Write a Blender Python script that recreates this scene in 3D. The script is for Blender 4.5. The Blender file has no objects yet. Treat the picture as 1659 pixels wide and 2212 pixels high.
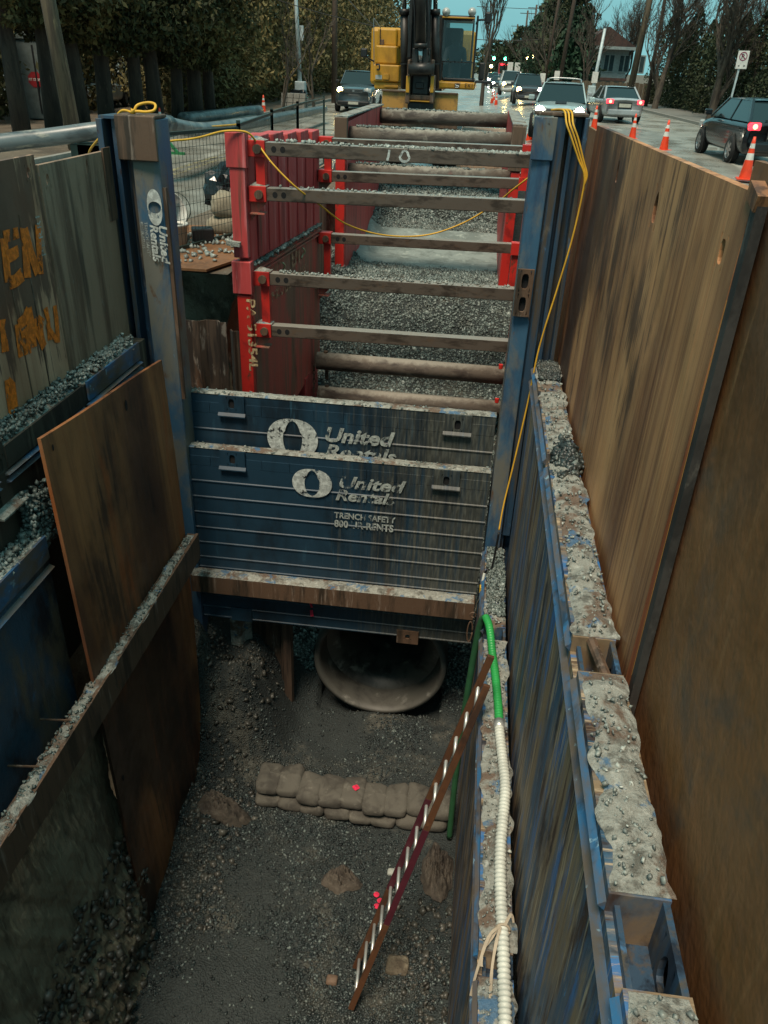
import bpy, math, random
import numpy as np
from mathutils import Vector, Matrix
random.seed(7); RNG = np.random.default_rng(11)
S = bpy.context.scene
COL = S.collection
R_ = math.radians

# ------------------------------------------------------------------ camera
CAM_Z = 2.35                       # eye height above the road (road is z = 0)
FPX, PX, PY = 1700.0, 829.5, 1106.0
AX = np.array([[0.99204867, 0.09288845, -0.08491862],
               [0.11972714, -0.48856806, 0.86427233],
               [0.03879239, -0.86756728, -0.49580457]])
cam_d = bpy.data.cameras.new('camera'); cam = bpy.data.objects.new('camera', cam_d); COL.objects.link(cam)
cam_d.sensor_fit = 'VERTICAL'; cam_d.sensor_height = 36.0; cam_d.lens = FPX / 2212.0 * 36.0
cam_d.clip_start = 0.05; cam_d.clip_end = 3000
cr, cu, cb = AX @ np.array([1, 0, 0]), AX @ np.array([0, -1, 0]), AX @ np.array([0, 0, -1])
cam.matrix_world = Matrix(((cr[0], cu[0], cb[0], 0), (cr[1], cu[1], cb[1], 0), (cr[2], cu[2], cb[2], CAM_Z), (0, 0, 0, 1)))
S.camera = cam

def at(px, py, Y=None, X=None, Z=None):
    """world point seen at a place of the 1659 x 2212 survey photo, on the plane y=Y, x=X or z=Z"""
    d = AX @ np.array([(px - PX), (py - PY), FPX])
    if Y is not None: t = Y / d[1]
    elif X is not None: t = X / d[0]
    else: t = (Z - CAM_Z) / d[2]
    return Vector((d[0] * t, d[1] * t, CAM_Z + d[2] * t))

# ------------------------------------------------------------------ world, sun, exposure
SUN_EL, SUN_AZ = R_(66), R_(198)    # soft dusk light from behind and left of the camera
w = bpy.data.worlds.new('World'); S.world = w; w.use_nodes = True
nt = w.node_tree
bg = nt.nodes['Background']
sky = nt.nodes.new('ShaderNodeTexSky'); sky.sky_type = 'NISHITA'; sky.sun_disc = False
sky.sun_elevation = SUN_EL; sky.sun_rotation = SUN_AZ; sky.air_density = 1.0; sky.dust_density = 3.0; sky.ozone_density = 2.0
over = nt.nodes.new('ShaderNodeMix'); over.data_type = 'RGBA'; over.blend_type = 'MIX'
over.inputs[0].default_value = 0.95                       # an overcast deck over the clear sky
ntc = nt.nodes.new('ShaderNodeTexCoord'); ncl = nt.nodes.new('ShaderNodeTexNoise')
mpw = nt.nodes.new('ShaderNodeMapping'); mpw.inputs['Scale'].default_value = (1.2, 1.2, 7)
ncl.inputs['Scale'].default_value = 2.2; ncl.inputs['Detail'].default_value = 5
crw = nt.nodes.new('ShaderNodeValToRGB')
crw.color_ramp.elements[0].position = 0.3; crw.color_ramp.elements[0].color = (1.30, 3.20, 3.40, 1)
crw.color_ramp.elements[1].position = 0.7; crw.color_ramp.elements[1].color = (1.75, 3.95, 4.10, 1)
nt.links.new(ntc.outputs['Generated'], mpw.inputs[0]); nt.links.new(mpw.outputs[0], ncl.inputs['Vector'])
nt.links.new(ncl.outputs['Fac'], crw.inputs[0])
nt.links.new(sky.outputs[0], over.inputs[6]); nt.links.new(crw.outputs[0], over.inputs[7])
nt.links.new(over.outputs[2], bg.inputs['Color']); bg.inputs['Strength'].default_value = 0.058
sun_d = bpy.data.lights.new('sun', 'SUN'); sun = bpy.data.objects.new('sun', sun_d); COL.objects.link(sun)
sun_d.energy = 1.5; sun_d.angle = R_(18); sun_d.color = (1.0, 0.84, 0.66)
sd = Vector((math.sin(SUN_AZ) * math.cos(SUN_EL), math.cos(SUN_AZ) * math.cos(SUN_EL), math.sin(SUN_EL)))
sun.rotation_euler = (-sd).to_track_quat('-Z', 'Y').to_euler()
S.render.engine = 'CYCLES'; S.cycles.diffuse_bounces = 1; S.cycles.max_bounces = 8
S.view_settings.view_transform = 'Standard'; S.view_settings.look = 'None'
S.view_settings.exposure = 1.5; S.view_settings.gamma = 1.0; S.view_settings.use_curve_mapping = False
S.render.resolution_x, S.render.resolution_y = 768, 1024

# ------------------------------------------------------------------ numeric noise
TAB = np.random.default_rng(5).random((256, 256))
def vnoise(x, y):
    x = np.asarray(x, float); y = np.asarray(y, float)
    xi = np.floor(x).astype(int); yi = np.floor(y).astype(int); fx = x - xi; fy = y - yi
    fx = fx * fx * (3 - 2 * fx); fy = fy * fy * (3 - 2 * fy)
    a = TAB[xi % 256, yi % 256]; b = TAB[(xi + 1) % 256, yi % 256]; c = TAB[xi % 256, (yi + 1) % 256]; d = TAB[(xi + 1) % 256, (yi + 1) % 256]
    return (a * (1 - fx) + b * fx) * (1 - fy) + (c * (1 - fx) + d * fx) * fy - 0.5
def fbm(x, y, s=1.0, o=4, seed=0):
    r = 0; a = 1.0
    for i in range(o):
        r = r + a * vnoise(np.asarray(x) * s + 17.3 * seed + 5.1 * i, np.asarray(y) * s + 9.7 * seed + 3.3 * i); s *= 2.03; a *= 0.5
    return r
def sst(x, a, b):
    t = np.clip((np.asarray(x, float) - a) / (b - a), 0, 1); return t * t * (3 - 2 * t)

# ------------------------------------------------------------------ mesh builder
WLOC = {}
class MB:
    def __init__(s): s.v = []; s.f = []
    def add(s, vs, fs):
        o = len(s.v); s.v += [tuple(p) for p in vs]; s.f += [tuple(i + o for i in f) for f in fs]; return s
    def box(s, x0, x1, y0, y1, z0, z1):
        return s.add([(x0, y0, z0), (x1, y0, z0), (x1, y1, z0), (x0, y1, z0), (x0, y0, z1), (x1, y0, z1), (x1, y1, z1), (x0, y1, z1)],
                     [(3, 2, 1, 0), (4, 5, 6, 7), (0, 1, 5, 4), (1, 2, 6, 5), (2, 3, 7, 6), (3, 0, 4, 7)])
    def obox(s, c, size, rot=None):
        a, b, d = [k / 2 for k in size]; m = rot if rot is not None else Matrix.Identity(3)
        vs = [Vector(c) + m @ Vector((i * a, j * b, k * d)) for k in (-1, 1) for i, j in ((-1, -1), (1, -1), (1, 1), (-1, 1))]
        return s.add(vs, [(3, 2, 1, 0), (4, 5, 6, 7), (0, 1, 5, 4), (1, 2, 6, 5), (2, 3, 7, 6), (3, 0, 4, 7)])
    def bar(s, p0, p1, wd, ht, up=(0, 0, 1)):
        p0 = Vector(p0); p1 = Vector(p1); d = (p1 - p0); L = d.length; d.normalize()
        sx = d.cross(Vector(up)); sx = sx.normalized() if sx.length > 1e-4 else Vector((1, 0, 0)); uz = sx.cross(d)
        m = Matrix((sx, d, uz)).transposed()
        return s.obox((p0 + p1) / 2, (wd, L, ht), m)
    def cyl(s, p0, p1, r0, r1=None, n=12, caps=True):
        r1 = r0 if r1 is None else r1
        return s.tube([p0, p1], [r0, r1], n, caps)
    def tube(s, pts, r, n=8, caps=True):
        pts = [Vector(p) for p in pts]; k = len(pts); rr = r if hasattr(r, '__len__') else [r] * k
        T = [(pts[min(i + 1, k - 1)] - pts[max(i - 1, 0)]).normalized() for i in range(k)]
        a = T[0].cross(Vector((0, 0, 1)))
        if a.length < 1e-3: a = T[0].cross(Vector((1, 0, 0)))
        a.normalize(); vs = []
        for i in range(k):
            a = (a - T[i] * a.dot(T[i])).normalized(); b = T[i].cross(a)
            for j in range(n):
                t = 2 * math.pi * j / n; vs.append(pts[i] + (a * math.cos(t) + b * math.sin(t)) * rr[i])
        fs = [(i * n + j, i * n + (j + 1) % n, (i + 1) * n + (j + 1) % n, (i + 1) * n + j) for i in range(k - 1) for j in range(n)]
        if caps: fs += [tuple(range(n - 1, -1, -1)), tuple((k - 1) * n + j for j in range(n))]
        return s.add(vs, fs)
    def lathe(s, prof, c=(0, 0, 0), axis='z', n=24):
        vs = []
        for r, h in prof:
            for j in range(n):
                t = 2 * math.pi * j / n; a, b = r * math.cos(t), r * math.sin(t)
                p = {'z': (a, b, h), 'y': (a, h, b), 'x': (h, a, b)}[axis]; vs.append(Vector(c) + Vector(p))
        fs = [(i * n + j, i * n + (j + 1) % n, (i + 1) * n + (j + 1) % n, (i + 1) * n + j) for i in range(len(prof) - 1) for j in range(n)]
        return s.add(vs, fs)
    def prism(s, poly, ax, a, b):
        n = len(poly)
        def P(u, v, t): return {'x': (t, u, v), 'y': (u, t, v), 'z': (u, v, t)}[ax]
        vs = [P(u, v, a) for u, v in poly] + [P(u, v, b) for u, v in poly]
        fs = [tuple(range(n - 1, -1, -1)), tuple(range(n, 2 * n))] + [(i, (i + 1) % n, n + (i + 1) % n, n + i) for i in range(n)]
        return s.add(vs, fs)
    def grid(s, nu, nv, fn):
        vs = [fn(i / nu, j / nv) for j in range(nv + 1) for i in range(nu + 1)]
        fs = [(j * (nu + 1) + i, j * (nu + 1) + i + 1, (j + 1) * (nu + 1) + i + 1, (j + 1) * (nu + 1) + i) for j in range(nv) for i in range(nu)]
        return s.add(vs, fs)
    def xform(s, m): s.v = [tuple(m @ Vector(p)) for p in s.v]; return s
    def build(s, name, mat, parent=None, smooth=False, bevel=0, sub=0, auto=None):
        return mesh_obj(name, np.array(s.v, dtype=float), s.f, mat, parent, smooth, bevel, sub)

def mesh_obj(name, V, F, mat, parent=None, smooth=False, bevel=0, sub=0):
    V = np.asarray(V, float)
    if parent is not None: loc = WLOC.get(parent.name, Vector((0, 0, 0)))
    else:
        lo, hi = V.min(0), V.max(0); loc = Vector(((lo[0] + hi[0]) / 2, (lo[1] + hi[1]) / 2, lo[2]))
    V = V - np.array(loc)
    me = bpy.data.meshes.new(name)
    if isinstance(F, np.ndarray):
        n, k = F.shape; me.vertices.add(len(V)); me.vertices.foreach_set('co', V.ravel())
        me.loops.add(n * k); me.loops.foreach_set('vertex_index', F.ravel().astype(np.int32))
        me.polygons.add(n); me.polygons.foreach_set('loop_start', np.arange(0, n * k, k, dtype=np.int32))
        me.update(calc_edges=True); me.validate()
    else: me.from_pydata(V.tolist(), [], F); me.update()
    o = bpy.data.objects.new(name, me); COL.objects.link(o)
    mats = mat if isinstance(mat, (list, tuple)) else [mat]
    for m in mats: me.materials.append(m)
    if smooth: me.polygons.foreach_set('use_smooth', [True] * len(me.polygons))
    if parent is not None: o.parent = parent; WLOC[o.name] = loc
    else: o.location = loc; WLOC[o.name] = loc.copy()
    if bevel:
        b = o.modifiers.new('bevel', 'BEVEL'); b.width = bevel; b.segments = 2; b.limit_method = 'ANGLE'; b.angle_limit = R_(40)
    if sub:
        q = o.modifiers.new('sub', 'SUBSURF'); q.levels = sub; q.render_levels = sub
    return o
def empty(name, loc=(0, 0, 0), local=False):
    o = bpy.data.objects.new(name, None); COL.objects.link(o); o.location = loc; o.empty_display_size = 0.1
    WLOC[o.name] = Vector((0, 0, 0)) if local else Vector(loc)
    return o
def tag(o, label=None, cat=None, group=None, kind=None):
    if label: o['label'] = label
    if cat: o['category'] = cat
    if group: o['group'] = group
    if kind: o['kind'] = kind
    return o
def thing(name, label, cat, loc=(0, 0, 0), group=None, local=False): return tag(empty(name, loc, local), label, cat, group)
def copy_tree(o, parent=None):
    c = o.copy(); COL.objects.link(c); c.parent = parent
    for ch in list(o.children): copy_tree(ch, c)
    return c

# ------------------------------------------------------------------ material builder
def C(h):
    h = h.lstrip('#'); r = [int(h[i:i + 2], 16) / 255 for i in (0, 2, 4)]
    return tuple([(c / 12.92 if c <= 0.04045 else ((c + 0.055) / 1.055) ** 2.4) for c in r] + [1.0])
class Mat:
    def __init__(s, name, rough=0.6, metal=0.0, spec=0.5):
        s.m = bpy.data.materials.new(name); s.m.use_nodes = True; s.t = s.m.node_tree
        s.b = s.t.nodes['Principled BSDF']; s.b.inputs['Roughness'].default_value = rough; s.b.inputs['Metallic'].default_value = metal
        s.b.inputs['Specular IOR Level'].default_value = spec; s._pos = None
    def n(s, ty): return s.t.nodes.new('ShaderNode' + ty)
    def L(s, a, b): s.t.links.new(a, b)
    def pos(s, sc=(1, 1, 1), rot=(0, 0, 0)):
        if s._pos is None: s._pos = s.n('NewGeometry').outputs['Position']
        mp = s.n('Mapping'); mp.inputs['Scale'].default_value = sc; mp.inputs['Rotation'].default_value = rot; s.L(s._pos, mp.inputs[0]); return mp.outputs[0]
    def noise(s, scale, sc=(1, 1, 1), det=5, ro=0.6, dist=0.0, rot=(0, 0, 0)):
        q = s.n('TexNoise'); s.L(s.pos(sc, rot), q.inputs['Vector']); q.inputs['Scale'].default_value = scale
        q.inputs['Detail'].default_value = det; q.inputs['Roughness'].default_value = ro; q.inputs['Distortion'].default_value = dist; return q.outputs['Fac']
    def voro(s, scale, sc=(1, 1, 1), out='Distance', feat='F1'):
        q = s.n('TexVoronoi'); q.feature = feat; s.L(s.pos(sc), q.inputs['Vector']); q.inputs['Scale'].default_value = scale; return q.outputs[out]
    def mr(s, v, a, b, c=0.0, d=1.0):
        q = s.n('MapRange'); q.interpolation_type = 'SMOOTHSTEP'
        s.L(v, q.inputs[0])
        for i, x in enumerate((a, b, c, d)): q.inputs[1 + i].default_value = x
        return q.outputs[0]
    def math(s, op, a, b):
        q = s.n('Math'); q.operation = op
        for i, x in enumerate((a, b)):
            if hasattr(x, 'is_output'): s.L(x, q.inputs[i])
            else: q.inputs[i].default_value = x
        return q.outputs[0]
    def mix(s, f, a, b):
        q = s.n('Mix'); q.data_type = 'RGBA'
        for i, x in ((0, f), (6, a), (7, b)):
            if hasattr(x, 'is_output'): s.L(x, q.inputs[i])
            else: q.inputs[i].default_value = x
        return q.outputs[2]
    def color(s, c):
        if hasattr(c, 'is_output'): s.L(c, s.b.inputs['Base Color'])
        else: s.b.inputs['Base Color'].default_value = c
        return s
    def rough(s, v): s.L(v, s.b.inputs['Roughness']); return s
    def bump(s, h, st=0.3, dist=0.01):
        q = s.n('Bump'); q.inputs['Strength'].default_value = st; q.inputs['Distance'].default_value = dist; s.L(h, q.inputs['Height'])
        cur = s.b.inputs['Normal']
        if cur.is_linked: s.L(cur.links[0].from_socket, q.inputs['Normal'])
        s.L(q.outputs[0], cur); return s
    def island(s): return s.n('NewGeometry').outputs['Random Per Island']
    def objrand(s): return s.n('ObjectInfo').outputs['Random']
    def emit(s, c, st):
        s.b.inputs['Emission Color'].default_value = c; s.b.inputs['Emission Strength'].default_value = st; return s
def worn(name, base, layers=(), rough=0.6, metal=0.0, bump=(), spec=0.5, rvar=None, dust=None):
    """base colour with layers (colour, noise scale, stretch, lo, hi[, detail, opacity]) over it; bump (scale, stretch, strength, distance)"""
    m = Mat(name, rough, metal, spec); col = base
    for ly in layers:
        c, sc, st, lo, hi = ly[:5]; det = ly[5] if len(ly) > 5 else 6; op = ly[6] if len(ly) > 6 else 1.0
        f = m.mr(m.noise(sc, st, det, 0.65, 0.3), lo, hi, 0, op); col = m.mix(f, col, c)
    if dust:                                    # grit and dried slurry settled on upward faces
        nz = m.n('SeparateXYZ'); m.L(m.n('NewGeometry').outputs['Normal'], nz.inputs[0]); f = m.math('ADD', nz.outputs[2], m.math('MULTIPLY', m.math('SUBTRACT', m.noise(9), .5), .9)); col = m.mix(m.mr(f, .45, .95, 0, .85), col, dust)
    m.color(col)
    for sc, st, k, d in bump: m.bump(m.noise(sc, st, 6, 0.65), k, d)
    if rvar: m.rough(m.mr(m.noise(rvar[0], (1, 1, 1), 5), 0.35, 0.65, rvar[1], rvar[2]))
    return m.m
def plain(name, col, rough=0.5, metal=0.0, spec=0.5, var=0.12, sc=6):
    m = Mat(name, rough, metal, spec); d = tuple([k * (1 - 2.2 * var) for k in col[:3]] + [1])
    m.color(m.mix(m.mr(m.noise(sc), 0.3, 0.7), d, col)); return m.m
def emission(name, col, st):
    m = Mat(name, 0.4); m.color(col); m.emit(col, st); return m.m

V1 = (7, 7, 0.35)      # vertical run-down streaks
MT = {}
def streaked(name, dark, light, patch, accent, plo=.50, phi=.60, fine=9.0, soft=(.30, .74), acc=(.60, .74), rough=.62, vert=.09):
    """steel sheet weathered by run-off: soft fine streaks, ragged stained patches, a rust accent"""
    m = Mat(name, rough); st = m.noise(1.0, (fine, fine, vert), 8, .68); st2 = m.noise(1.0, (fine * .28, fine * .28, vert * 1.3), 6, .6)
    st3 = m.noise(.8, (1, 1.5, .24), 4, .55, .4); both = m.math('ADD', m.math('MULTIPLY', st, .34), m.math('MULTIPLY', st3, .66)); col = m.mix(m.mr(both, soft[0], soft[1]), dark, light)
    pt_ = m.math('ADD', m.noise(.75, (1, 1, .55), 6, .6), m.math('MULTIPLY', m.math('SUBTRACT', st, .5), .45)); col = m.mix(m.mr(pt_, plo, phi, 0, .85), col, patch)
    ac = m.math('ADD', m.noise(1.05, (1, 1.3, .4), 5, .6, 1.0), m.math('MULTIPLY', m.math('SUBTRACT', st2, .5), .35)); col = m.mix(m.mr(ac, acc[0], acc[1], 0, .75), col, accent)
    sp = m.noise(38, (1, 1, .7), 4, .7); col = m.mix(m.mr(sp, .64, .74, 0, .5), col, patch)
    m.color(col); m.bump(m.noise(.8, (1, 1, .6), 3), .35, .12); m.bump(m.noise(9, (1, 1, .5)), .12, .01); m.bump(m.noise(75), .14, .003)
    m.rough(m.mr(m.noise(2.2), .35, .65, rough - .16, rough + .12)); return m.m
MT['plate_tan'] = streaked('tan_rusted_plate', C('#5c3522'), C('#c78f5f'), C('#2e1c15'), C('#94502a'), .49, .59, 24, (.38, .62), (.62, .76), vert=.06)
MT['plate_brown'] = worn('plain_brown_plate', C('#7a5230'), [
    (C('#593b20'), 0.7, (1, 1, 0.6), 0.45, 0.65), (C('#8a6340'), 3, (5, 5, .4), 0.5, 0.75, 6, 0.7), (C('#57483c'), 1.3, (1, 1, 1), 0.55, 0.72, 6, .8), (C('#3e2c18'), 3, (8, 8, .5), 0.64, 0.8, 6, .6)], 0.62, 0.0,
    [(.8, (1, 1, .7), .35, .12), (6, (1, 1, .6), .10, .01), (90, (1, 1, 1), .14, .003)], rvar=(2, .45, .75))
MT['plate_rust'] = streaked('rust_orange_plate', C('#553320'), C('#a06a40'), C('#20150f'), C('#a05222'), .46, .60, 14, (.38, .64), (.54, .70), vert=.12)
MT['plate_mottled'] = streaked('patchy_grey_brown_plate', C('#8a6248'), C('#c7a184'), C('#452f24'), C('#8a552f'), .48, .53, 12, (.32, .68), (.62, .76), vert=.3)
MT['plate_grey'] = worn('grey_muddy_plate', C('#8f7560'), [
    (C('#604a3a'), 0.8, (5, 5, 0.4), 0.48, 0.66), (C('#7d7a72'), 7, (2, 2, 0.9), 0.60, 0.72, 6, .8), (C('#4a3c30'), 1.3, (3, 3, 0.3), 0.55, 0.7), (C('#8d8e88'), 14, (1, 1, .6), 0.68, 0.76, 5, .7)], 0.7, 0.0,
    [(9, (1, 1, .7), .5, .03), (50, (1, 1, 1), .2, .005)])
MT['blue'] = worn('worn_blue_paint', C('#2c4459'), [
    (C('#12202f'), 1.2, (6, 6, 0.3), 0.48, 0.62), (C('#4b443a'), 1.6, (5, 5, 0.35), 0.47, 0.62), (C('#3f6c92'), 3.5, (2, 2, 0.8), 0.60, 0.72, 6, .8), (C('#6d675c'), 2.5, (1.3, 1.3, 0.6), 0.58, 0.72, 7, .8), (C('#3a241a'), 5, (2, 2, .7), 0.63, 0.72)], 0.5, 0.0,
    [(6, (1, 1, .5), .2, .01), (70, (1, 1, 1), .1, .003)])
MT['blue_face'] = worn('blue_post_face', C('#365a74'), [
    (C('#2b4660'), 1.5, (3, 3, 0.6), 0.45, 0.62), (C('#6f6a5c'), 1.1, (1.5, 1.5, 0.7), 0.46, 0.62, 7, .85), (C('#5d4733'), 3.5, (1.5, 1.5, .7), 0.58, 0.68), (C('#78a3c0'), 6, (2, 2, .7), 0.66, 0.73, 5, .7), (C('#241d18'), 9, (1, 1, .6), 0.66, 0.74)], 0.5, 0.0,
    [(7, (1, 1, .6), .3, .012), (70, (1, 1, 1), .15, .003)])
def navy():
    m = Mat('dark_navy_panel', .5); col = C('#1b3647')
    for c, sc, st, lo, hi, op in ((C('#10202b'), 1.0, (2, 2, .8), .45, .65, 1), (C('#2b4d5e'), 2.5, (4, 4, .5), .58, .72, .7), (C('#4d3b28'), 3.5, (1, 1, 1), .68, .76, 1)): col = m.mix(m.mr(m.noise(sc, st), lo, hi, 0, op), col, c)
    sx = m.n('SeparateXYZ'); m.L(m.pos(), sx.inputs[0])                 # dried slurry ran down the right half of the panels
    run = m.math('ADD', m.mr(sx.outputs[0], -2.0, 0.2, 0.0, .36), m.noise(2.2, (9, 1, .22), 7, .7)); run = m.mr(run, .58, .92, 0, .9)
    col = m.mix(run, col, m.mix(m.mr(m.noise(9, (4, 1, .5)), .4, .65), C('#3b3c36'), C('#5b5c54')))
    m.color(col); m.bump(m.noise(8, (1, 1, .6)), .15, .008); m.bump(m.noise(80), .1, .002); return m.m
MT['navy'] = navy()
MT['red'] = worn('faded_red_paint', C('#b5403f'), [
    (C('#cf7c7c'), 1.3, (7, 7, 0.3), 0.52, 0.70, 6, .8), (C('#7a2628'), 1.0, (4, 4, 0.4), 0.52, 0.68), (C('#5d4034'), 1.2, (6, 6, 0.35), 0.58, 0.70, 6, .85), (C('#cf9a97'), 2.2, (12, 12, 0.35), 0.66, 0.74, 5, .7)], 0.55, 0.0,
    [(6, (1, 1, .5), .15, .008)])
MT['red_low'] = worn('mud_stained_red_paint', C('#c0594d'), [
    (C('#8a6553'), 0.9, (3, 3, 0.5), 0.44, 0.60), (C('#d0685c'), 1.4, (7, 7, 0.3), 0.54, 0.68), (C('#5d473a'), 0.8, (2, 2, .6), 0.56, 0.70, 6, .8), (C('#8d6a60'), 2.2, (9, 9, 0.3), 0.62, 0.74, 5, .7)], 0.6, 0.0,
    [(6, (1, 1, .5), .15, .008)])
MT['red_bright'] = worn('bright_red_paint', C('#c02a22'), [(C('#8a201c'), 3, (1, 1, 1), 0.5, 0.7), (C('#5d3a2c'), 6, (1, 1, .6), 0.60, 0.70)], 0.45)
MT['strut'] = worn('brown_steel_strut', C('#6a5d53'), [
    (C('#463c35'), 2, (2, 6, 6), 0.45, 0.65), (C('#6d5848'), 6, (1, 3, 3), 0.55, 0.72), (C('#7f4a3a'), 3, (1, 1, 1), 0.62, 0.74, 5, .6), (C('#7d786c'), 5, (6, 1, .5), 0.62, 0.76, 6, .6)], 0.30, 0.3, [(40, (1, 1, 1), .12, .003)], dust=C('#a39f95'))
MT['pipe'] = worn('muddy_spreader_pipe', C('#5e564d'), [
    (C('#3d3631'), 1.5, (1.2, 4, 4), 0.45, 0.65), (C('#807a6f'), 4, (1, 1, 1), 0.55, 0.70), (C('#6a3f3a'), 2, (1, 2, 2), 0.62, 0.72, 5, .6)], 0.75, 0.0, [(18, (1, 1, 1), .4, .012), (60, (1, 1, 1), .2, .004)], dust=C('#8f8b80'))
MT['rusty'] = worn('plain_rusty_steel', C('#5b4636'), [(C('#33291f'), 2, (4, 4, .5), 0.45, 0.65), (C('#86776a'), 3.5, (5, 5, 0.5), 0.56, 0.70, 7, .8), (C('#7c4a28'), 2, (1, 1, 1), 0.62, 0.75)], 0.65, 0.0, [(30, (1, 1, 1), .3, .006)])
MT['pile'] = worn('rusty_sheet_pile', C('#4f3f33'), [(C('#2c231d'), 2, (5, 5, .4), 0.45, 0.62), (C('#8b8075'), 6, (2, 2, .5), 0.58, 0.68, 7, .8), (C('#66432c'), 2, (2, 2, .5), 0.60, 0.72)], 0.7, 0.0, [(20, (1, 1, .7), .3, .008)])
MT['mudcrust'] = worn('pale_mud_crust', C('#8b8d85'), [
    (C('#5d5d56'), 9, (1, 1, 1), 0.48, 0.62), (C('#aeb1a9'), 20, (1, 1, 1), 0.48, 0.72, 7, .8), (C('#5e4838'), 3.2, (1, 1, 1), 0.51, 0.60, 8, .85), (C('#2c2c2a'), 30, (1, 1, 1), 0.56, 0.76, 6, .45), (C('#3b6484'), 3.6, (1, 1, 1), 0.57, 0.63, 8, .85)], 0.85, 0.0,
    [(24, (1, 1, 1), .9, .025), (9, (1, 1, 1), .6, .03), (70, (1, 1, 1), .6, .01)])
def stone_mat(name, a, b, c):
    m = Mat(name, 0.42); i = m.island(); col = m.mix(m.mr(i, 0.0, 0.7), a, b); col = m.mix(m.mr(i, 0.86, 1.0), col, c)
    m.color(m.mix(m.mr(m.noise(3), 0.45, 0.75, 0, .7), col, C('#4f5049'))); m.bump(m.noise(90), .2, .004); return m.m
MT['stone_dark'] = stone_mat('dark_wet_gravel', C('#11181a'), C('#2f3939'), C('#6d7874'))
MT['stone_grey'] = stone_mat('grey_crushed_gravel', C('#3c4846'), C('#69746f'), C('#9ba5a0'))
MT['stone_pale'] = stone_mat('pale_crushed_gravel', C('#666c68'), C('#8d948d'), C('#b8bdb5'))
MT['clod'] = stone_mat('brown_earth_clods', C('#33322d'), C('#45443e'), C('#54534c'))
def bed():
    m = Mat('gravel_bed_and_mud', 0.8)
    g = m.mix(m.mr(m.voro(55), 0.05, 0.5), C('#14181a'), C('#2b3231'))
    mud = m.mix(m.mr(m.noise(14), 0.4, 0.65), C('#42423b'), C('#5a5a52'))
    f = m.mr(m.noise(0.9, (1, 1, 1), 6, 0.7), 0.52, 0.64)
    m.color(m.mix(f, g, mud)); m.bump(m.voro(50), .8, .02); m.bump(m.noise(20), .5, .03); return m.m
MT['bed'] = bed()
MT['earth'] = worn('brown_clay_earth', C('#6d6453'), [(C('#4d4438'), 1.5, (1, 1, 1), 0.45, 0.6), (C('#857c69'), 5, (1, 1, 1), 0.55, 0.7), (C('#3a332a'), 9, (1, 1, 1), 0.62, 0.72)], 0.9, 0.0, [(6, (1, 1, 1), .8, .06), (25, (1, 1, 1), .7, .025)])
MT['clay'] = worn('sheared_grey_clay', C('#7b7360'), [(C('#5a5344'), 1.5, (1, 5, 1), 0.45, 0.62), (C('#948b73'), 3, (1, 8, 1), 0.56, 0.70), (C('#3c382f'), 2, (1, 1, 1), 0.58, 0.7)], 0.7, 0.0, [(3, (1, 6, 1), .7, .05), (30, (1, 1, 1), .5, .015)])

# ================================================================== THE SETTING: excavation
ZF = -5.9
_py = [-4, 8.5, 9.2, 12.2, 13.0, 14.7, 15.5, 17.0, 19.2, 19.8, 20.6, 22]
_pz = [ZF, ZF, -5.5, -2.95, -2.5, -1.25, -1.15, -1.2, -0.8, -0.35, -0.02, -0.02]
def zfloor(x, y):
    x = np.asarray(x, float); y = np.asarray(y, float)
    z = np.interp(y, _py, _pz)
    rough = 0.10 * fbm(x, y, 0.9, 4, 1) + 0.05 * fbm(x, y, 4, 3, 2)
    flat = sst(y, 15.2, 16.2) * (1 - sst(y, 18.6, 19.4)); z = z + rough * (1 - 0.8 * flat)
    bank = (0.95 * sst(-x, 1.75, 2.6) + 0.6 * sst(-x, 2.75, 3.15)) * sst(y, 6.85, 7.75) * (1 - sst(y, 8.6, 9.4)) * (1 + 0.5 * fbm(x, y, 1.7, 4, 3))
    pile = 0.22 * sst(-x, 2.1, 2.6) * sst(y, 5.4, 6.2) * (1 + 0.7 * fbm(x, y, 3, 3, 4))
    rpile = 0.10 * sst(x, -0.35, 0.2) * sst(5.2 - y, 0.0, 0.6) * (1 + fbm(x, y, 3, 3, 6))
    z = z + np.maximum(bank, 0) + np.maximum(pile, 0) + np.maximum(rpile, 0)
    hole = (np.abs(x + 0.80) < 0.90) & (y > 8.5) & (y < 10.9)                 # the pipe runs here
    return np.where(hole, -6.02, z)
def height_grid(x0, x1, y0, y1, nx, ny, fn):
    xs = np.linspace(x0, x1, nx); ys = np.linspace(y0, y1, ny); X, Y = np.meshgrid(xs, ys); Z = fn(X, Y)
    V = np.stack([X.ravel(), Y.ravel(), Z.ravel()], 1); i = np.arange((nx - 1) * (ny - 1)); r = i // (nx - 1); c = i % (nx - 1); a = r * nx + c
    return V, np.stack([a, a + 1, a + nx + 1, a + nx], 1)
V, F = height_grid(-3.6, 1.25, 1.5, 21.0, 130, 460, zfloor)
tag(mesh_obj('trench_floor', V, F, MT['bed'], None, True), kind='structure')

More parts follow.
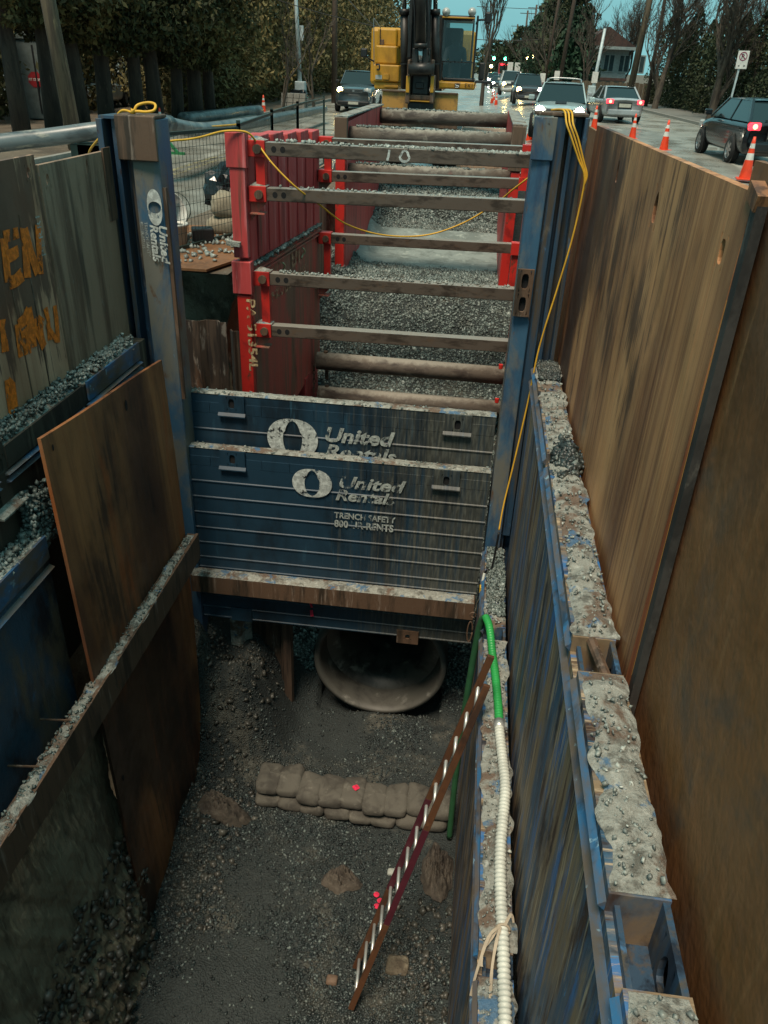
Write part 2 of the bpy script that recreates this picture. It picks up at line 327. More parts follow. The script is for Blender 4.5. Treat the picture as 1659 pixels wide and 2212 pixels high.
CUBE = np.array([[-1, -1, -1], [1, -1, -1], [1, 1, -1], [-1, 1, -1], [-1, -1, 1], [1, -1, 1], [1, 1, 1], [-1, 1, 1]], float) * 0.5
CF = np.array([[3, 2, 1, 0], [4, 5, 6, 7], [0, 1, 5, 4], [1, 2, 6, 5], [2, 3, 7, 6], [3, 0, 4, 7]])
def stone_geo(P, size, flat=0.7):
    n = len(P); V = np.repeat(CUBE[None], n, 0) + RNG.uniform(-0.22, 0.22, (n, 8, 3))
    top = RNG.uniform(0.45, 1.0, (n, 1, 1)); V[:, 4:, :2] *= top
    V *= (np.asarray(size)[:, None, None] * np.stack([RNG.uniform(.7, 1.3, n), RNG.uniform(.6, 1.1, n), RNG.uniform(.4, .9, n) * flat / .7], 1)[:, None, :])
    q = RNG.normal(size=(n, 4)); q /= np.linalg.norm(q, axis=1)[:, None]; w_, x, y, z = q.T
    Rm = np.stack([1 - 2 * (y * y + z * z), 2 * (x * y - z * w_), 2 * (x * z + y * w_), 2 * (x * y + z * w_), 1 - 2 * (x * x + z * z), 2 * (y * z - x * w_), 2 * (x * z - y * w_), 2 * (y * z + x * w_), 1 - 2 * (x * x + y * y)], 1).reshape(n, 3, 3)
    V = np.einsum('nij,nkj->nki', Rm, V) + np.asarray(P)[:, None, :]
    F = (CF[None] + 8 * np.arange(n)[:, None, None]).reshape(-1, 4)
    return V.reshape(-1, 3), F
def stones(name, P, size, mat, label, cat='gravel', parent=None):
    V, F = stone_geo(P, size); o = mesh_obj(name, V, F, mat, parent)
    if parent is None: tag(o, label, cat, kind='stuff')
    else: o['kind'] = 'stuff'
    return o
def scatter(n, x0, x1, y0, y1, fn, keep=None):
    x = RNG.uniform(x0, x1, n); y = RNG.uniform(y0, y1, n)
    if keep is not None: k = keep(x, y) > RNG.random(n); x, y = x[k], y[k]
    return np.stack([x, y, fn(x, y)], 1)
# dark wet bedding on the trench floor, thinned where mud covers it
P = scatter(70000, -3.2, 0.5, 3.4, 9.0, zfloor, lambda x, y: np.clip(0.60 + 2.6 * fbm(x, y, 0.8, 3, 8), 0.06, 1) * (1 - 0.9 * sst(-x, 2.1, 2.7) * sst(y, 6.7, 7.3)))
P[:, 2] += RNG.uniform(-0.004, 0.010, len(P)); P = P[P[:, 2] > -6.0]
stones('bedding_gravel', P, RNG.uniform(0.011, 0.031, len(P)), MT['stone_dark'], 'dark wet bedding gravel on the deep trench floor')
P = scatter(38000, -2.9, 0.95, 8.9, 16.3, zfloor); P = P[P[:, 2] > -6.0]
stones('backfill_gravel', P, RNG.uniform(0.018, 0.055, len(P)) * RNG.uniform(.6, 1.1, len(P)), MT['stone_grey'], 'grey crushed backfill stone sloping up between the red shields')
P = scatter(9000, -2.6, 0.75, 18.4, 20.8, zfloor)
stones('ramp_gravel', P, RNG.uniform(0.02, 0.06, len(P)), MT['stone_grey'], 'loose grey stone on the ramp below the excavator')
P = scatter(900, -3.15, -1.95, 4.9, 8.3, zfloor, lambda x, y: sst(-x, 2.0, 2.5))
stones('earth_clods', P, RNG.uniform(0.02, 0.075, len(P)), MT['clod'], 'brown earth clods fallen along the left trench wall', 'earth')
P = scatter(420, -0.6, 0.45, 3.4, 5.6, zfloor, lambda x, y: sst(x, -0.4, 0.2)); P[:, 2] += .01
stones('mud_lumps', P, RNG.uniform(0.02, 0.07, len(P)), MT['clod'], 'grey mud lumps at the foot of the ladder', 'earth')
# compacted strip between the far shields
MT['fines'] = worn('pale_compacted_fines', C('#7e8985'), [(C('#68726e'), 2, (1, 1, 1), 0.45, 0.6), (C('#98a39c'), 5, (1, 1, 1), 0.55, 0.7), (C('#565f5b'), 12, (1, 1, 1), 0.62, 0.72)], 0.7, 0, [(30, (1, 1, 1), .3, .01)])
V, F = height_grid(-2.5, 0.62, 15.6, 18.9, 50, 54, lambda x, y: zfloor(x, y) + 0.05 - 0.20 * (1 - sst(y, 15.6, 16.4 + 0.5 * fbm(x, y, 1, 3))) * 0.5 - 0.1 * sst(y, 18.4, 18.9))
tag(mesh_obj('compacted_fill', V, F, MT['fines'], None, True), kind='structure')

# earth faces left and right of the shields, and the clay bank under the left waler
def wall_grid(name, mat, p00, p10, p01, p11, nu, nv, amp, seed, smooth=True, s=1.6):
    A, B, Cc, D = [np.array(p, float) for p in (p00, p10, p01, p11)]
    n = np.cross(B - A, Cc - A); n /= np.linalg.norm(n); vs = []
    u, v = np.meshgrid(np.linspace(0, 1, nu), np.linspace(0, 1, nv)); u = u.ravel(); v = v.ravel()
    P = (A[None] * ((1 - u) * (1 - v))[:, None] + B[None] * (u * (1 - v))[:, None] + Cc[None] * ((1 - u) * v)[:, None] + D[None] * (u * v)[:, None])
    L1, L2 = np.linalg.norm(B - A), np.linalg.norm(Cc - A)
    P += n[None] * (amp * fbm(u * L1, v * L2, s, 5, seed) * 2)[:, None]
    i = np.arange((nu - 1) * (nv - 1)); r = i // (nu - 1); c = i % (nu - 1); a = r * nu + c
    return mesh_obj(name, P, np.stack([a, a + 1, a + nu + 1, a + nu], 1), mat, None, smooth)
tag(wall_grid('earth_face_right', MT['earth'], (0.98, 8.3, -6.2), (0.98, 21, -6.2), (1.12, 8.3, -0.06), (1.12, 21, -0.06), 90, 50, 0.10, 1), kind='structure')
tag(wall_grid('earth_face_left', MT['earth'], (-2.95, 9.9, -6.2), (-2.95, 21, -6.2), (-3.1, 9.9, -0.2), (-3.1, 21, -0.2), 90, 50, 0.10, 2), kind='structure')
tag(wall_grid('earth_face_back', MT['earth'], (-4.7, 10.2, -6.2), (-2.6, 10.2, -6.2), (-4.7, 10.75, -0.034), (-2.6, 10.75, -0.034), 40, 50, 0.10, 3), kind='structure')
tag(MB().add([(-7, -4, -6.1), (5, -4, -6.1), (5, 22, -6.1), (-7, 22, -6.1)], [(0, 1, 2, 3)]).build('subsoil', MT['earth']), kind='structure')
tag(wall_grid('earth_face_behind', MT['earth'], (-4.6, -3, -6.2), (1.4, -3, -6.2), (-4.6, -3, -.034), (1.4, -3, -.034), 10, 10, 0.02, 8), kind='structure')
tag(wall_grid('earth_face_far', MT['earth'], (-3.2, 20.9, -3), (1.2, 20.9, -3), (-3.2, 21.0, -0.06), (1.2, 21.0, -0.06), 30, 20, 0.06, 9), kind='structure')
tag(wall_grid('earth_face_outer', MT['earth'], (-4.55, -3, -6), (-4.55, 10, -6), (-4.55, -3, -0.03), (-4.55, 10, -0.03), 30, 30, 0.05, 4), kind='structure')
tag(wall_grid('earth_face_roadside', MT['earth'], (1.30, -3, -6), (1.30, 8.6, -6), (1.18, -3, -0.03), (1.18, 8.6, -0.03), 30, 30, 0.03, 5), kind='structure')
def clay_bank():
    nu, nv = 200, 170; u, v = np.meshgrid(np.linspace(0, 1, nu), np.linspace(0, 1, nv))
    Y = 1.5 + u * 3.62; z = -3.0 - v * 3.0
    X = -3.08 + 0.40 * v ** 1.5
    q = Y * 0.85 + z * 0.55                                     # shear grooves run down and towards the camera
    sm = sst(-v, -0.75, -0.35)
    X = X + 0.05 * fbm(q * 6, z * 0.5 + Y * .5, 1, 4, 4) * sm + 0.13 * fbm(Y, z, 2.2, 6, 5) * (1.25 - sm) + 0.05 * np.abs(fbm(Y * 1.3, z, 7, 4, 15)) * (1.3 - sm) + 0.05 * fbm(Y, z, 1.0, 3, 7)
    X -= 0.22 * sst(u, 0.86, 1.0) * v
    i = np.arange((nu - 1) * (nv - 1)); r = i // (nu - 1); c = i % (nu - 1); a = r * nu + c
    return np.stack([X.ravel(), Y.ravel(), z.ravel()], 1), np.stack([a, a + nu, a + nu + 1, a + 1], 1)
V, F = clay_bank(); tag(mesh_obj('clay_bank', V, F, MT['clay'], None, True), kind='structure')
k = RNG.integers(0, len(V), 1300); k = k[(V[k, 2] < -4.3 + .5 * fbm(V[k, 1], V[k, 2], 1.5, 3, 3)) & (V[k, 1] > 2.2)]
stones('bank_clods', V[k] + RNG.uniform(-.01, .03, (len(k), 3)), RNG.uniform(.02, .085, len(k)), MT['clod'], 'crumbled clay clods low on the near left bank', 'earth')

# ================================================================== helpers for steelwork
def holed(mb, u0, u1, v0, v1, t0, t1, ax, holes, n=14):
    """plate in the plane across axis ax between t0 and t1 with through holes (cu, cv, half_u, half_v, pointed)"""
    def P(u, v, t): return {'x': (t, u, v), 'y': (u, t, v)}[ax]
    def slab(a, b, c, d):
        if b - a < 1e-4 or d - c < 1e-4: return
        p = [P(*q) for q in ((a, c, t0), (b, c, t0), (b, c, t1), (a, c, t1), (a, d, t0), (b, d, t0), (b, d, t1), (a, d, t1))]
        mb.add(p, [(3, 2, 1, 0), (4, 5, 6, 7), (0, 1, 5, 4), (1, 2, 6, 5), (2, 3, 7, 6), (3, 0, 4, 7)])
    cur = u0
    for cu, cv, hu, hv, pt in sorted(holes):
        a, b, c, d = cu - hu * 1.6, cu + hu * 1.6, cv - hv * 1.4, cv + hv * 1.4
        slab(cur, a, v0, v1); slab(a, b, v0, c); slab(a, b, d, v1); cur = b
        ring, out = [], []
        for i in range(n):
            t = 2 * math.pi * i / n; cx, cy = math.cos(t), math.sin(t)
            k = (1 - max(0, cy)) ** 0.6 if pt else 1.0
            sx = math.copysign(abs(cx) ** 0.6, cx) * (k if pt and cy > 0 else 1); sy = math.copysign(abs(cy) ** 0.7, cy)
            ring.append((cu + hu * sx, cv + hv * sy)); m = max(abs(cx), abs(cy)); out.append((cu + hu * 1.6 * cx / m, cv + hv * 1.4 * cy / m))
        vs = [P(u, v, t) for t in (t0, t1) for rg in (ring, out) for u, v in rg]; fs = []
        for i in range(n):
            j = (i + 1) % n
            fs += [(i, j, n + j, n + i), (2 * n + i, 3 * n + i, 3 * n + j, 2 * n + j), (i, 2 * n + i, 2 * n + j, j), (n + i, n + j, 3 * n + j, 3 * n + i)]
        mb.add(vs, fs)
    slab(cur, u1, v0, v1)
    return mb
def crust(name, x0, x1, y0, y1, z, mat, parent, amp=0.02, seed=0, nx=16, res=0.018, edge=0.028):
    ny = max(4, int((y1 - y0) / res)); xs = np.linspace(0, 1, nx); ys = np.linspace(y0, y1, ny); U, Y = np.meshgrid(xs, ys)
    e0 = edge * fbm(Y, Y * 0, 7, 3, seed) * 2; X = x0 + e0 + U * (x1 - x0 - e0 + edge * fbm(Y, Y * 0 + 5, 6, 3, seed + 1) * 2)
    rim = np.sin(np.clip(U, 0.0, 1) * np.pi) ** 0.6
    Z = z + 0.002 + rim * (0.5 * amp + amp * (0.6 + 1.3 * fbm(X, Y, 14, 4, seed) + 0.5 * fbm(X, Y, 2.5, 3, seed + 2)))
    ends = np.minimum(1, np.minimum(Y - y0, y1 - Y) / 0.11); Z = z + 0.002 + (Z - z - 0.002) * np.clip(ends, 0.05, 1)
    V = np.stack([X.ravel(), Y.ravel(), Z.ravel()], 1); i = np.arange((nx - 1) * (ny - 1)); r = i // (nx - 1); c = i % (nx - 1); a = r * nx + c
    return mesh_obj(name, V, np.stack([a, a + 1, a + nx + 1, a + nx], 1), mat, parent, True)
def letters(txt, size, m4, mat, parent, name='lettering', bold=0.0, shear=0.0, xs=1.0, space=1.0):
    cu = bpy.data.curves.new('txt', 'FONT'); cu.body = txt; cu.size = size; cu.offset = bold; cu.shear = shear; cu.space_character = space; cu.resolution_u = 3
    ob = bpy.data.objects.new('txt', cu); COL.objects.link(ob); dg = bpy.context.evaluated_depsgraph_get()
    me = bpy.data.meshes.new_from_object(ob.evaluated_get(dg)); V = np.array([v.co[:] for v in me.vertices]); F = [tuple(p.vertices) for p in me.polygons]
    bpy.data.objects.remove(ob); bpy.data.curves.remove(cu); bpy.data.meshes.remove(me)
    V = np.array([(m4 @ Vector((v[0] * xs, v[1], 0)))[:] for v in V]); return mesh_obj(name, V, F, mat, parent)
def basis(o, right, up): r = Vector(right).normalized(); u = Vector(up).normalized(); n = r.cross(u); return Matrix(((r[0], u[0], n[0], o[0]), (r[1], u[1], n[1], o[1]), (r[2], u[2], n[2], o[2]), (0, 0, 0, 1)))
def worn_paint(name, col, lo=0.42, hi=0.56, sc=9, st=(1, 1, 1)):
    m = Mat(name, 0.6); f = m.mr(m.noise(sc, st, 7, 0.7), lo, hi); d = tuple([k * .6 for k in col[:3]] + [1])
    m.color(m.mix(m.mr(m.noise(25), .4, .65), d, col)); tr = m.n('BsdfTransparent'); mx = m.n('MixShader')
    m.L(f, mx.inputs[0]); m.L(tr.outputs[0], mx.inputs[1]); m.L(m.b.outputs[0], mx.inputs[2]); m.L(mx.outputs[0], m.t.nodes['Material Output'].inputs[0]); return m.m
MT['white_paint'] = worn_paint('worn_white_lettering', C('#c9cfca'), 0.37, 0.45, 11)
MT['white_faint'] = worn_paint('faded_white_lettering', C('#b2b9b3'), 0.40, 0.52, 14, (1, 1, .5))
MT['orange_paint'] = worn_paint('orange_spray_paint', C('#f07a1c'), 0.34, 0.44, 8, (1, 1, .5))
MT['pink_paint'] = worn_paint('pink_marking_paint', C('#e02a50'), 0.30, 0.40, 9)
MT['cream_paint'] = worn_paint('worn_cream_lettering', C('#d8b98c'), 0.42, 0.56, 12, (1, 1, .4))
MT['tan_faint'] = worn_paint('faded_tan_lettering', C('#c79a7a'), 0.40, 0.54, 10, (1, 1, .3))
def stroke(mb, pts, wd, nrm):
    """flat brush stroke along pts, facing nrm"""
    n = Vector(nrm); pts = [Vector(p) for p in pts]; L, Rr = [], []
    for i, p in enumerate(pts):
        t = (pts[min(i + 1, len(pts) - 1)] - pts[max(i - 1, 0)]).normalized(); s_ = t.cross(n).normalized() * wd / 2 * random.uniform(.8, 1.15); L.append(p + s_); Rr.append(p - s_)
    k = len(pts); return mb.add(L + Rr, [(i, i + 1, k + i + 1, k + i) for i in range(k - 1)])
def logo(parent, c, wd, ht, mat, y):
    """oval emblem of two crescents about a dark pointed leaf, on a face that looks to -y"""
    mb = MB(); n = 22
    for sgn in (-1, 1):
        o, q = [], []
        for i in range(n + 1):
            t = -math.pi / 2 + math.pi * i / n; o.append((c[0] + sgn * wd / 2 * math.cos(t) ** 0.8 if math.cos(t) > 1e-6 else c[0], y, c[1] + ht / 2 * math.sin(t)))
            q.append((c[0] + sgn * wd * 0.19 * max(0, math.cos(t * 0.94)) ** 1.1 * (1.0 if math.sin(t) < .3 else .85), y, c[1] + ht * 0.44 * math.sin(t)))
        mb.add(o + q, [(i, i + 1, n + 2 + i, n + 1 + i) for i in range(n)])
    return mb.build('emblem', mat, parent)

# ================================================================== blue end panels under the posts
def plank_mb(x0, x1, y, z0, z1, th=0.16, lip=0.009):
    # plain face with a proud rounded lip along its lower edge
    prof = [(y + th, z0), (y, z0), (y - lip, z0 + 0.004), (y - lip, z0 + 0.016), (y, z0 + 0.026), (y, z1 - 0.003), (y + th, z1 - 0.003)]
    mb = MB(); n = len(prof); vs = [(x, a, b) for x in (x0, x1) for a, b in prof]
    return mb.add(vs, [tuple(range(n)), tuple(range(2 * n - 1, n - 1, -1))] + [(i, n + i, n + (i + 1) % n, (i + 1) % n) for i in range(n)])
def end_panel(label, x0, x1, y, ztop, zs, pockets, zhead):
    t = thing('shoring_panel', label, 'shoring panel', ((x0 + x1) / 2, y + .08, zs[-1]))
    # head strip of separate welded blocks with two lifting pockets
    cuts = [x0]
    k = 0
    while cuts[-1] < x1 - 0.25: cuts.append(cuts[-1] + 0.31 + 0.05 * math.sin(3 * k)); k += 1
    cuts[-1] = x1
    for a, b in zip(cuts[:-1], cuts[1:]):
        hs = [p for p in pockets if a - .12 < p[0] < b + .12]
        MB().box(a + .002, b - .002, y + random.uniform(0, .004), y + .16, zhead + .002, ztop - .10).build('head_block', MT['navy'], t)
    MB().box(x0, x1, y + .012, y + .15, ztop - .10, ztop).build('top_rail', MT['navy'], t)
    for px, pz in pockets:
        lug = holed(MB(), px - .15, px + .15, zhead + .02, ztop + .005, y - .022, y - .002, 'y', [(px, pz, .035, .06, False)]).build('lifting_plate', MT['navy'], t)
        MB().box(px - .04, px + .04, y - .0015, y - .0008, pz - .07, pz + .07).build('eye_hole_shade', plainblack, lug)  # black sheet behind the eye paints its inside as dark shade
        MB().prism([(y - .024, zhead + .03), (y - .05, zhead - .002), (y - .05, zhead - .016), (y - .024, zhead - .018)], 'x', px - .16, px + .16).build('ledge', MT['navy'], lug)
    for a, b in zip(zs[:-1], zs[1:]): plank_mb(x0, x1, y, b, a).build('plank', MT['navy'], t)
    P = np.stack([RNG.uniform(x0, x1, 170), RNG.uniform(y + .01, y + .15, 170), np.full(170, ztop + .012)], 1)
    c = MB().grid(120, 5, lambda u, v: (x0 + u * (x1 - x0), y + .005 + v * .15, ztop + .003 + math.sin(v * math.pi) ** .5 * (0.006 + 0.022 * max(0, float(fbm(u * 20, v, 1, 3, 3)) + .3)))).build('mud_crust', MT['mudcrust'], t, True)
    stones('grit', P, RNG.uniform(.008, .028, 170), MT['stone_grey'], '', parent=t)
    return t
plainblack = plain('flat_black_shade_and_print', (0.006, 0.006, 0.007, 1), 0.9)  # flat black: painted shade in holes, also black lettering and arrows
p1 = end_panel('upper blue end panel behind, its head and two planks showing above the nearer panel', -3.2, 0.40, 8.22, -1.03, [-1.26, -1.475, -1.69, -1.905, -2.12, -2.335], [(-2.62, -1.12), (-0.02, -1.15)], -1.26)
p2 = end_panel('large dark blue end panel closing the trench above the concrete pipe', -3.16, 0.40, 8.0, -1.62, [-1.84, -2.055, -2.27, -2.485, -2.70, -2.915, -3.13, -3.28, -3.5, -3.72, -3.90, -4.05], [(-2.58, -1.72), (-0.09, -1.75)], -1.84)
beam = holed(MB(), -3.15, 0.38, -3.52, -3.28, 7.79, 7.82, 'y', []).box(-3.15, .38, 7.82, 7.985, -3.31, -3.285).box(-3.15, .38, 7.82, 7.985, -3.515, -3.49).build('cross_beam', MT['rusty'], p2)
beam['label'] = 'rusty muddy steel beam across the foot of the panel'
MB().grid(120, 4, lambda u, v: (-3.14 + u * 3.51, 7.79 + v * .19, -3.278 + math.sin(v * math.pi) ** .6 * (0.01 + 0.03 * max(0, float(fbm(u * 22, v, 1, 3, 5)) + .3)))).build('mud_crust', MT['mudcrust'], p2, True)
MB().box(-2.72, -2.45, 7.975, 7.998, -4.06, -3.86).build('bracket', MT['navy'], p2); holed(MB(), -0.55, -0.27, -4.13, -3.93, 7.96, 7.985, 'y', [(-.41, -4.02, .03, .035, False)]).build('bracket', MT['rusty'], p2)
# lettering and emblems
_a = at(632, 948, Y=8.2); logo(p1, (_a.x, _a.z), .60, .50, MT['white_paint'], 8.200)
letters('United', .25, basis(at(698, 952, Y=8.199), (1, 0, 0), (0, 0, 1)), MT['white_faint'], p1, bold=.008, shear=.25, xs=1.15)
letters('Rentals', .24, basis(at(700, 987, Y=8.199), (1, 0, 0), (0, 0, 1)), MT['white_faint'], p1, bold=.006, shear=.25, xs=1.18)
_a = at(674, 1044, Y=7.98); logo(p2, (_a.x, _a.z), .47, .37, MT['white_paint'], 7.980)
letters('United', .215, basis(at(728, 1052, Y=7.98), (1, 0, 0), (0, 0, 1)), MT['white_faint'], p2, bold=.006, shear=.28, xs=1.28)
letters('Rentals', .20, basis(at(723, 1079, Y=7.98), (1, 0, 0), (0, 0, 1)), MT['white_faint'], p2, bold=.006, shear=.28, xs=1.18)
letters('TRENCH SAFETY', .11, basis(at(722, 1118, Y=7.98), (1, 0, 0), (0, 0, 1)), MT['white_faint'], p2, bold=.003, xs=.88)
letters('800 UR-RENTS', .13, basis(at(722, 1137, Y=7.98), (1, 0, 0), (0, 0, 1)), MT['white_faint'], p2, bold=.004, xs=.86)
mb = MB(); stroke(mb, [(-1.66, 7.97, -3.57), (-1.67, 7.97, -3.66), (-1.65, 7.97, -3.72)], .03, (0, -1, 0)); stroke(mb, [(-1.66, 7.97, -3.76), (-1.65, 7.97, -3.86)], .045, (0, -1, 0)); mb.build('paint_mark', MT['pink_paint'], p2)

# ================================================================== slide-rail posts
def post(name, label, loc, poly, z0, z1, mat): t = thing(name, label, 'post', loc); MB().prism(poly, 'z', z0, z1).build('post_body', mat, t, bevel=.006); return t
lp = thing('slide_rail_post', 'dirty blue slide rail post with yellow rope knotted over its top', 'post', (-3.4, 8.0, ZF))
MB().prism([(-3.36, 7.90), (-3.10, 7.93), (-3.10, 8.28), (-3.36, 8.28)], 'z', -5.5, 1.80).build('front_tube', MT['blue_face'], lp, bevel=.012)
MB().prism([(-3.42, 7.99), (-3.365, 7.99), (-3.365, 8.3), (-3.66, 8.3), (-3.66, 7.86), (-3.60, 7.86), (-3.60, 8.08), (-3.55, 8.08), (-3.55, 7.95), (-3.50, 7.95), (-3.50, 8.12), (-3.42, 8.12)], 'z', -5.5, 1.79).build('channel', MT['blue'], lp, bevel=.006)
MB().box(-3.648, -3.37, 7.90, 8.25, 1.79, 1.815).build('top_plate', MT['blue'], lp)
MB().box(-3.475, -3.085, 7.855, 7.895, 1.44, 1.83).build('cap_plate', MT['rusty'], lp, bevel=.01)
MB().box(-3.47, -3.09, 7.897, 8.2, 1.802, 1.835).build('cap_top', MT['rusty'], lp, bevel=.01)
MB().prism([(-3.10, 7.94), (-3.065, 7.94), (-3.065, 7.98), (-3.10, 7.98)], 'z', -1.0, 1.2).build('edge_bar', MT['rusty'], lp)
ml = MB(); r0 = 7.885
for sgn in (-1, 1):
    o, q = [], []
    for i in range(15):
        t_ = -math.pi / 2 + math.pi * i / 14; cz = 1.02
        o.append((-3.18 + .15 * .5 * math.sin(t_), r0 + .012, cz + sgn * .17 * max(0, math.cos(t_)) ** .8)); q.append((-3.18 + .13 * .5 * math.sin(t_), r0 + .012, cz + sgn * .055 * max(0, math.cos(t_))))
    ml.add(o + q, [(i, i + 1, 16 + i, 15 + i) for i in range(14)])
ml.build('emblem', MT['white_paint'], lp)
letters('United', .115, basis((-3.155, r0 + .010, .86), (0, 0, -1), (1, 0, 0)), MT['white_paint'], lp, bold=.004, shear=.2, xs=1.15)
letters('Rentals', .115, basis((-3.245, r0 + .008, .86), (0, 0, -1), (1, 0, 0)), MT['white_paint'], lp, bold=.004, shear=.2, xs=1.05)
letters('TRENCH SAFETY', .045, basis((-3.30, r0 + .006, .88), (0, 0, -1), (1, 0, 0)), MT['white_faint'], lp, xs=1.0)
letters('800 UR-RENTS', .045, basis((-3.345, r0 + .004, .88), (0, 0, -1), (1, 0, 0)), MT['white_faint'], lp, xs=.9)

rp = thing('slide_rail_post', 'weathered blue slide rail post with slotted plate and yellow cords over its top', 'post', (0.65, 8.0, ZF))
MB().prism([(0.43, 7.97), (0.60, 7.95), (0.60, 8.32), (0.43, 8.32)], 'z', -5.5, 1.97).build('front_tube', MT['blue_face'], rp, bevel=.012)
MB().prism([(0.605, 8.03), (0.64, 8.03), (0.64, 8.14), (0.74, 8.14), (0.74, 8.0), (0.78, 8.0), (0.78, 8.14), (0.86, 8.14), (0.86, 7.96), (0.90, 7.96), (0.90, 8.33), (0.605, 8.33)], 'z', -5.5, 1.99).build('channel', MT['blue'], rp, bevel=.006)
MB().box(.62, .70, 8.0, 8.13, -2.4, 1.985).build('guide_bar', MT['blue'], rp)
MB().box(.415, .615, 7.93, 7.948, 1.63, 1.985).build('cap_plate', MT['blue_face'], rp, bevel=.006)
MB().box(.42, .89, 7.99, 8.30, 1.992, 2.02).build('top_plate', MT['rusty'], rp, bevel=.006)
sp = holed(MB(), .425, .585, .20, .66, 7.905, 7.945, 'y', [(.505, .53, .036, .085, False)])
sp = MB(); holed(sp, .425, .585, .43, .66, 7.905, 7.942, 'y', [(.505, .545, .034, .075, False)]); holed(sp, .425, .585, .20, .43, 7.905, 7.942, 'y', [(.505, .32, .034, .075, False)])
so = sp.build('slotted_plate', MT['rusty'], rp); MB().box(.455, .555, 7.9435, 7.9460, .22, .64).build('slot_shade', plainblack, so)  # black sheet behind the slots stands in for their shade

# ================================================================== right wall: two stacked panels
def pocket(t, xa, xb, ya, yb, zt, dep, mat, hole=True):
    MB().box(xa, xb, ya, yb, zt - dep, zt - dep + .02).build('pocket_floor', mat, t)
    MB().box(xa, xa + .02, ya, yb, zt - dep + .02, zt - .06).build('pocket_web', mat, t)
    q = MB(); holed(q, ya, yb, zt - dep + .02, zt - .01, xb - .03, xb - .005, 'x', [((ya + yb) / 2, zt - dep * .55, .05, .09, True)] if hole else []); q.build('pocket_web', mat, t)
def side_panel(label, xa, xb, ya, yb, z0, zt, gaps, seed, dep=.28):
    t = thing('side_panel', label, 'shoring panel', ((xa + xb) / 2, (ya + yb) / 2, z0))
    ys = [ya] + [g for p in gaps for g in p] + [yb]
    MB().box(xa, xb, ya, yb, z0, zt - dep - .02).build('panel_body', MT['blue_side'], t)
    for a, b in zip(ys[0::2], ys[1::2]):
        MB().box(xa, xb, a, b, zt - dep - .02, zt).build('head_block', MT['blue_side'], t)
        crust('mud_crust', xa + .012, xb, a + .01, b - .01, zt, MT['mudcrust'], t, .020, seed + int(a * 3), 16)
        n = int(120 * (b - a)); P = np.stack([RNG.uniform(xa + .02, xb - .01, n), RNG.uniform(a + .02, b - .02, n), np.full(n, zt + .026)], 1); P[:, 2] += RNG.uniform(-.008, .012, n); stones('grit', P, RNG.uniform(.006, .022, n), MT['stone_pale'], '', parent=t)
        MB().prism([(xa - .03, zt - .07), (xa - .001, zt - .045), (xa - .001, zt - .1)], 'y', a, b).build('lip_rail', MT['blue_rail'], t)
    for a, b in gaps:
        MB().box(xa, xa + .03, a, b, zt - dep - .02, zt - .10).build('pocket_face', MT['blue_side'], t)
        pocket(t, xa + .03, xb, a, b, zt, dep, MT['blue'])
    MB().prism([(xa - .035, zt - .20), (xa - .001, zt - .165), (xa - .001, zt - .23)], 'y', ya, yb).build('lip_rail', MT['blue_rail'], t)
    return t
MT['blue_rail'] = worn('scraped_blue_rail', C('#2c5f86'), [(C('#20364a'), 3, (1, 1, 1), 0.50, 0.62), (C('#5d5040'), 7, (1, .35, 1), 0.34, 0.60, 8, .85), (C('#8aa9b8'), 9, (1, 1, 1), .62, .7, 5, .7)], 0.45)
MT['blue_side'] = worn('smeared_blue_side_panel', C('#34536a'), [
    (C('#7d6a52'), 1.1, (1, 3.2, 0.45), 0.42, 0.58, 8), (C('#3d2a1f'), 1.7, (1, 6, 0.5), 0.50, 0.62, 8), (C('#2f669a'), 1.7, (1, 4, 0.5), 0.53, 0.62, 8, .9), (C('#131a22'), 1.6, (1, 2.5, .7), 0.53, 0.64, 8, .9), (C('#a8957a'), 2.2, (1, 9, 0.5), 0.54, 0.64, 8, .9), (C('#b89a7c'), 4, (1, 7, 0.5), 0.63, 0.70, 6, .8), (C('#3d7aa8'), 5, (1, 6, .7), .66, .72)], 0.55, 0.0,
    [(4, (1, 6, .7), .25, .012), (40, (1, 2, .8), .2, .004)])
rl = side_panel('lower right blue panel whose muddy top carries the corrugated hose', 0.43, 0.645, -0.5, 7.86, -6.1, -2.5, [(2.86, 3.02), (6.16, 6.36)], 3, .20)
ru = side_panel('upper right blue panel with pocketed top below the tall brown plates', 0.70, 0.925, -0.5, 7.86, -2.75, -0.25, [(1.56, 1.90), (3.13, 3.40), (5.55, 5.68)], 9, .30)
MB().cyl((0.86, 3.12, -.30), (0.80, 3.41, -.27), .028, n=8).build('lifting_bar', MT['rusty'], ru)
g = RNG.normal(size=(700, 2)) * (.35, .42); P = np.stack([np.clip(.845 + .11 * g[:, 0], .72, .95), 5.6 + .26 * g[:, 1], np.full(700, -.235)], 1); P[:, 2] += .09 * np.exp(-(g ** 2).sum(1) * 3) * RNG.random(700) + .01
stones('spilled_gravel', P, RNG.uniform(.02, .05, 700), MT['stone_dark'], 'small heap of dark gravel spilled on the upper right panel top')
P = np.stack([RNG.uniform(.72, .92, 500), RNG.uniform(7.3, 7.84, 500), np.full(500, -.215)], 1)
stones('spilled_gravel', P, RNG.uniform(.015, .035, 500), MT['stone_dark'], 'dark gravel at the far end of the upper right panel top, beside the post')
P = np.stack([RNG.uniform(.45, .64, 800), RNG.uniform(6.5, 7.8, 800), np.full(800, -2.46)], 1)
stones('spilled_gravel', P, RNG.uniform(.012, .035, 800), MT['stone_grey'], 'grey gravel on the lower right panel top behind the green hose')

